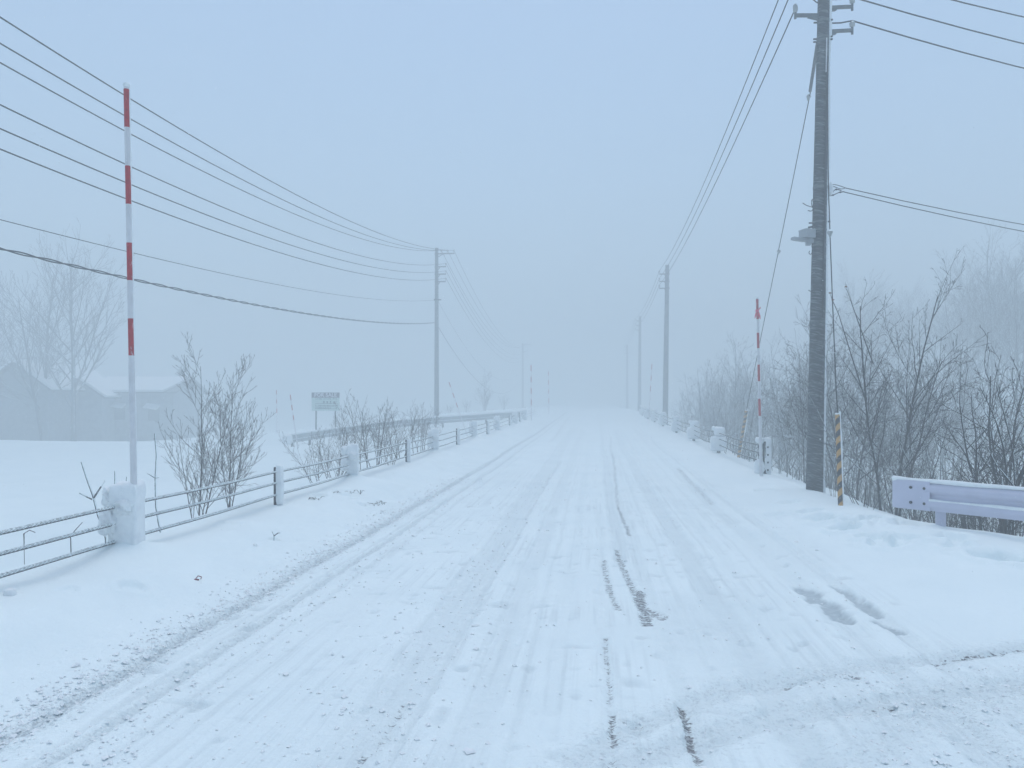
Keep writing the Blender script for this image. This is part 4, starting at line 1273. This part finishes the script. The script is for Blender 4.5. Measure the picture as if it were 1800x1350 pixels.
# right side, near
plant_px('alder_a', 'alder_tree', 1556, 495, 12.6, .1, 'bare roadside tree with two leaning stems behind the upright striped guard', 'tree')
plant_px('alder_b', 'alder_tree', 1415, 548, 16.5, 1.1, 'bare tree half hidden behind the near concrete pole', 'tree')
plant_px('alder_b', 'alder_tree', 1605, 650, 14.0, 2.4, 'slimmer bare tree right of the two-stemmed one', 'tree')
plant_px('alder_a', 'alder_tree', 1500, 560, 17.0, 3.3, 'bare tree standing behind the striped guard and the pole', 'tree')
plant_px('gnarly_shrub', 'dark_shrub', 1756, 592, 9.9, .4, 'dark crooked shrub behind the lavender guardrail, second from the right edge', 'shrub')
plant_px('gnarly_shrub', 'dark_shrub', 1835, 560, 10.6, 2.0, 'dark crooked shrub cut by the right edge of the picture', 'shrub')
for k, (px, ty, d, key, rz, lb) in enumerate(((1470, 800, 12.6, 'bush_b', 1.0, 'low bare bush at the foot of the near concrete pole'), (1520, 780, 11.6, 'bush_a', 2.0, 'low bare bush at the foot of the upright striped guard'), (1600, 790, 11.8, 'bush_a', 0.3, 'low bare bush behind the flat end of the lavender guardrail'),
                                   (1660, 800, 11.0, 'bush_b', 4.0, 'low bare bush behind the first post of the lavender guardrail'), (1715, 780, 10.8, 'bush_a', 5.0, 'low bare bush left of the crooked dark shrub'), (1790, 790, 9.6, 'bush_a', 3.2, 'low bare bush under the crooked dark shrub at the right edge'), (1690, 905, 9.1, 'bush_a', 1.2, 'twiggy scrub showing under the lavender guardrail beam'), (1760, 915, 8.7, 'bush_a', 2.6, 'twiggy scrub under the guardrail close to the right edge'))):
    o = plant_px(key, 'roadside_scrub', px, ty, d, rz, lb, 'bush', 'scrub behind the right guardrail')

# thicket along the right-hand bank, fading into the fog
rg = random.Random(5)
k = 0
for row in ((1236, 640, 36), (1258, 655, 31), (1285, 632, 33), (1310, 650, 28), (1335, 622, 31), (1362, 640, 26), (1388, 606, 27), (1222, 668, 41), (1208, 690, 46), (1300, 610, 40), (1345, 596, 42), (1395, 585, 37), (1270, 690, 25), (1325, 690, 22), (1375, 690, 20.5), (1250, 622, 45), (1190, 700, 56), (1430, 600, 24), (1455, 580, 28), (1510, 590, 26), (1545, 600, 23), (1590, 615, 24), (1630, 640, 21), (1480, 640, 20)):
    px, ty, d = row
    lab = 'snow-laden slender tree in the thicket behind the right cable fence' if px < 1400 else 'snow-laden slender tree in the thicket behind the near concrete pole'
    plant_px('thicket_%d' % (k % 4), 'thicket_tree', px, ty + rg.uniform(-6, 6), d, rg.uniform(0, 6.28), lab, 'tree', 'thicket behind the right fence' if px < 1400 else 'thicket behind the near pole')
    k += 1
for j, (px, ty, d, key) in enumerate(((1745, 430, 52, 'big_c'), (1790, 455, 46, 'big_c'), (1700, 478, 56, 'big_c'), (1830, 430, 50, 'big_c'), (1500, 490, 64, 'big_c'), (1545, 520, 66, 'big_c'), (1600, 512, 68, 'big_c'), (1660, 520, 64, 'big_c'), (1440, 560, 64, 'big_c'), (1770, 475, 58, 'big_c'))):
    plant_px(key, 'hillside_tree', px, ty, d, j * 1.3, 'misty tree on the hillside at upper right' if px > 1680 else 'faint treetop in the fog above the roadside trees on the right', 'tree', 'trees high on the right hillside' if px > 1680 else 'faint trees beyond the thicket')

rs = random.Random(17)
for j in range(34):
    px = rs.uniform(1215, 1830); d = rs.uniform(24, 50) if px > 1420 else rs.uniform(34, 58)
    q = F(px, HY, d)
    if edge_d(np.array([q.x]), np.array([q.y]))[0] < 2.0: continue
    p = (q.x, q.y, H(q.x, q.y))
    lab = 'grey misty slope tree seen between the near concrete pole and the right edge' if px > 1445 else 'grey misty slope tree seen between the second right pole and the near concrete pole'
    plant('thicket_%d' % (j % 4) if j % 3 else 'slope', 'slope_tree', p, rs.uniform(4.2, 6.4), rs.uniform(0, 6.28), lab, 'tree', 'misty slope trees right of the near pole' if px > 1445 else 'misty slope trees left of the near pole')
# undergrowth covering the bank and the slope
ug = np.random.RandomState(12); m = MB(); cnt = 0
while cnt < 3000:
    d = 9 + 44 * ug.rand() ** 1.2; u = ug.uniform(.10, .80); 
    q = F(CX + u * FPX, HY, d)
    e = float(edge_d(np.array([q.x]), np.array([q.y]))[0])
    if e < .9 or vnoise(q.x * .45, q.y * .45, 66) < -.25: continue
    g_ = H(q.x, q.y); hgt = ug.uniform(.35, 1.15) * (1 + .35 * float(vnoise(q.x * .3, q.y * .3, 67)))
    for b_ in range(2):
        a = ug.uniform(0, 6.283); ln = ug.uniform(.1, .5) * hgt; kx, ky = ug.normal(0, .05, 2)
        m.tube([(q.x, q.y, g_ - .05), (q.x + math.cos(a) * ln * .3 + kx, q.y + math.sin(a) * ln * .3 + ky, g_ + hgt * .45), (q.x + math.cos(a) * ln, q.y + math.sin(a) * ln, g_ + hgt * ug.uniform(.7, 1))], [.006, .0045, .0022], 3, caps=False)
    cnt += 1
tag(m.build('undergrowth', M_BARKSNOW), kind='stuff')

# dead leaves still on the two-stemmed tree
tr = [o for o in COL.objects if o.get('label', '').startswith('bare roadside tree with two')][0]
def fix_to(lf):
    lf.parent = tr; lf.matrix_parent_inverse = (Matrix.Translation(tr.location) @ tr.rotation_euler.to_matrix().to_4x4() @ Matrix.Diagonal((*tr.scale, 1))).inverted()
for pl in ([(1520, 700), (1492, 610), (1474, 552), (1463, 527), (1459, 516)], [(1535, 640), (1510, 570), (1496, 530), (1488, 508)]):
    m = MB(); m.tube([F(x, y, 12.2) for x, y in pl], np.linspace(.010, .003, len(pl)), 5); fix_to(m.build('twig', M_TWIG, None, origin=tuple(F(pl[0][0], pl[0][1], 12.2))))
for (x, y) in ((1459, 515), (1487, 504), (1464, 527)):
    m = MB(); q = F(x, y, 12.2); m.lump(q, (.045, .015, .022), x, .25, 2.2, nu=10, nv=7)
    fix_to(m.build('dead_leaf', M_LEAF, None, origin=tuple(q)))

# ------------------------------------------------------------------ bare stems and small things in the snow at left
def stem(pix, d, r, label, name='bare_sapling', mat=None, group='bare stems by the left fence'):
    """pix: list of polylines in the photograph, the first one the main stem"""
    m = MB()
    for i, pl in enumerate(pix):
        P = [F(x, y, d + rnd.uniform(-.05, .05) * i) for x, y in pl]
        if i == 0:
            g_ = P[-1]; P.append(Vector((g_.x + .01, g_.y, min(g_.z - .15, H(g_.x, g_.y) - .1))))
        m.tube(P, np.linspace(r * .55, r, len(P)) if i == 0 else np.linspace(r * .7, r * .4, len(P)), 6)
    return tag(m.build(name, mat or M_BARKSNOW), label, 'twig', group)
stem([[(143, 812), (152, 840), (163, 870), (172, 905), (186, 945)], [(165, 875), (178, 855), (185, 845)], [(163, 878), (152, 873), (140, 867)]], 7.9, .013, 'forked dark stem leaning just left of the plastered fence post')
stem([[(202, 828), (202, 860), (202, 900)]], 7.9, .010, 'short straight stem directly behind the plastered fence post')
stem([[(223, 838), (220, 862), (219, 900)]], 8.0, .010, 'short straight stem behind the plastered post, nearest the tall snow pole')
stem([[(272, 762), (275, 800), (273, 840), (274, 890), (279, 920), (284, 942)], [(273, 840), (265, 835), (259, 832)], [(273, 840), (279, 839)]], 8.2, .012, 'tall lone stem right of the plastered fence post')
stem([[(62, 936), (52, 932), (42, 938)]], 7.4, .006, 'small bent weed stalk in the snow beyond the near cables', mat=M_SAPLING)
stem([[(145, 918), (134, 930), (124, 942)]], 7.6, .006, 'small slanting weed stalk close left of the forked stem', mat=M_SAPLING)
q = on_ground(482, 950)
m = MB()
m.tube([q - Vector((0, 0, .06)), q + Vector((.00, 0, .05)), q + Vector((-.03, .01, .10))], [.008, .006, .003], 6)
m.tube([q + Vector((.00, 0, .05)), q + Vector((.04, 0, .08)), q + Vector((.07, 0, .085))], [.006, .006, .004], 6)
tag(m.build('forked_weed', M_BARKSNOW), 'little forked twig poking from the snow bank midway along the left verge', 'twig')
q = on_ground(343, 1022)
m = MB(); m.tube([q + Vector((-.035, -.01, .0)), q + Vector((0, 0, .012)), q + Vector((.03, .01, .014))], [.006, .011, .006], 6)
m.tube([q + Vector((-.01, .02, .012)), q + Vector((.01, .03, .04)), q + Vector((.045, .02, .035)), q + Vector((.05, 0, .02))], .004, 6)
tag(m.build('scrap', mat_simple('faded_red_plastic', (.22, .06, .07), .6)), 'small faded red scrap lying on the snow bank at left', 'litter')
for i, (x, y, s) in enumerate(((18, 1047, .075), (448, 961, .045))):
    q = on_ground(x, y); m = MB(); m.lump(q + Vector((0, 0, s * .25)), (s, s, s * .9), 500 + i, .2, 2.6)
    tag(m.build('snow_clod', M_SNOW), ('large round clod of snow resting on the bank at the left edge', 'small clod of snow beside the little forked twig')[i], 'snow clod')
# grass tufts breaking through the bank edge
for i, (x, y) in enumerate(((552, 878), (588, 868), (622, 866), (650, 888), (668, 886))):
    q = on_ground(x, y); m = MB()
    for j in range(13):
        a = rnd.uniform(0, 6.28); l = rnd.uniform(.04, .10)
        b = q + Vector((rnd.uniform(-.12, .12), rnd.uniform(-.1, .1), -.02)); m.tube([b, b + Vector((math.cos(a) * l * .5, math.sin(a) * l * .5, l * .6)), b + Vector((math.cos(a) * l, math.sin(a) * l, l * .55))], [.0045, .0035, .002], 4)
    tag(m.build('grass_tuft', M_SAPLING), 'sparse dead grass tuft poking through the snow bank before the second plastered post', 'grass', 'grass tufts on the left bank')

# ------------------------------------------------------------------ loose crumbs of snow on the road
cr = np.random.RandomState(31); m = MB(); nC = 0
base = np.array([(1, 0, 0), (-1, 0, 0), (0, 1, 0), (0, -1, 0), (0, 0, 1), (0, 0, -.6), (.6, .6, .5), (-.6, .6, .5), (.6, -.6, .5), (-.6, -.6, .5)], float)
cf = [(0, 6, 4), (6, 2, 4), (2, 7, 4), (7, 1, 4), (1, 9, 4), (9, 3, 4), (3, 8, 4), (8, 0, 4), (0, 2, 6), (2, 1, 7), (1, 3, 9), (3, 0, 8), (2, 0, 5), (1, 2, 5), (3, 1, 5), (0, 3, 5)]
P_ = []
for k in range(5200):
    y = 3.2 + 13 * cr.rand() ** 1.6
    w = cr.rand()
    if w < .46: x = -2.80 + cr.normal(0, .11) - abs(cr.normal(0, .09))
    elif w < .56: x = -2.25 + cr.normal(0, .12)
    elif w < .66: x = -1.1 + cr.normal(0, .28)
    elif w < .82: x = cr.uniform(1.2, 4.5); y = 3.3 + cr.rand() * 1.7
    else: x = cr.uniform(-3.0, 2.4)
    P_.append((x, y))
P_ = np.array(P_)
from mathutils.bvhtree import BVHTree
trees_ = []
for nm in ('snowy_road', 'snowy_side_road', 'snowy_ground'):
    o = bpy.data.objects[nm]; me_ = o.data
    co = np.empty(len(me_.vertices) * 3); me_.vertices.foreach_get('co', co); co = co.reshape(-1, 3)
    pv_ = np.empty(len(me_.polygons) * 4, np.int32); me_.loops.foreach_get('vertex_index', pv_); pv_ = pv_.reshape(-1, 4)
    c0_ = co[pv_[:, 0]]; ok = (c0_[:, 1] > 2.9) & (c0_[:, 1] < 17) & (np.abs(c0_[:, 0]) < 4.8)
    us, iv = np.unique(pv_[ok].ravel(), return_inverse=True)
    if len(us): trees_.append(BVHTree.FromPolygons(co[us].tolist(), iv.reshape(-1, 4).tolist()))
for x, y in P_:
    hit = [t.ray_cast(Vector((x, y, 3)), Vector((0, 0, -1)))[0] for t in trees_]
    hit = [h for h in hit if h is not None]
    if not hit: continue
    r = float(np.clip(cr.lognormal(-4.75, .45), .004, .028))
    a = cr.uniform(0, 6.28); R3 = np.array([[math.cos(a), -math.sin(a), 0], [math.sin(a), math.cos(a), 0], [0, 0, 1]])
    m.add((base * cr.uniform(.7, 1.25, (10, 1)) * np.array([1, cr.uniform(.6, 1), cr.uniform(.5, .8)]) * r) @ R3.T + (x, y, hit[0].z + r * .12), cf)
tag(m.build('snow_crumbs', M_SNOW), kind='stuff')

# ------------------------------------------------------------------ snow in the air
fr = np.random.RandomState(4)
nfl = 7000
d = fr.uniform(5.0, 24, nfl) ; u = fr.uniform(-.75, .75, nfl) * d; z = fr.uniform(.2, 10.5, nfl)
fx = u * cs - d * sn; fy = u * sn + d * cs
keep = z > height(fx, fy) + .1
oc = np.array([(1, 0, 0), (-1, 0, 0), (0, 1, 0), (0, -1, 0), (0, 0, 1), (0, 0, -1)], float)
of = [(0, 2, 4), (2, 1, 4), (1, 3, 4), (3, 0, 4), (2, 0, 5), (1, 2, 5), (3, 1, 5), (0, 3, 5)]
m = MB()
for x, y, zz in zip(fx[keep], fy[keep], z[keep]):
    s = fr.uniform(.0025, .0055); m.add(oc * s * fr.uniform(.6, 1.3, (1, 3)) + (x, y, zz), of)
tag(m.build('falling_snow', M_SNOW), kind='stuff')

# ------------------------------------------------------------------ blowing snow haze
me = bpy.data.meshes.new('haze')
x0, x1, y0, y1, z0, z1 = -245, 245, -60, 250, -5.5, 26
me.from_pydata([(x, y, z) for x in (x0, x1) for y in (y0, y1) for z in (z0, z1)], [], [(0, 1, 3, 2), (4, 6, 7, 5), (0, 4, 5, 1), (2, 3, 7, 6), (0, 2, 6, 4), (1, 5, 7, 3)])
hz = bpy.data.objects.new('haze', me); COL.objects.link(hz)
hm = bpy.data.materials.new('haze'); hm.use_nodes = True
nt = hm.node_tree
nt.nodes.remove(nt.nodes['Principled BSDF'])
pv = nt.nodes.new('ShaderNodeVolumePrincipled')
pv.inputs['Color'].default_value = (0.80, 0.845, 0.85, 1)
pv.inputs['Density'].default_value = FOG
pv.inputs['Anisotropy'].default_value = 0.0
nt.links.new(pv.outputs[0], nt.nodes['Material Output'].inputs['Volume'])
me.materials.append(hm)
tag(hz, kind='stuff')
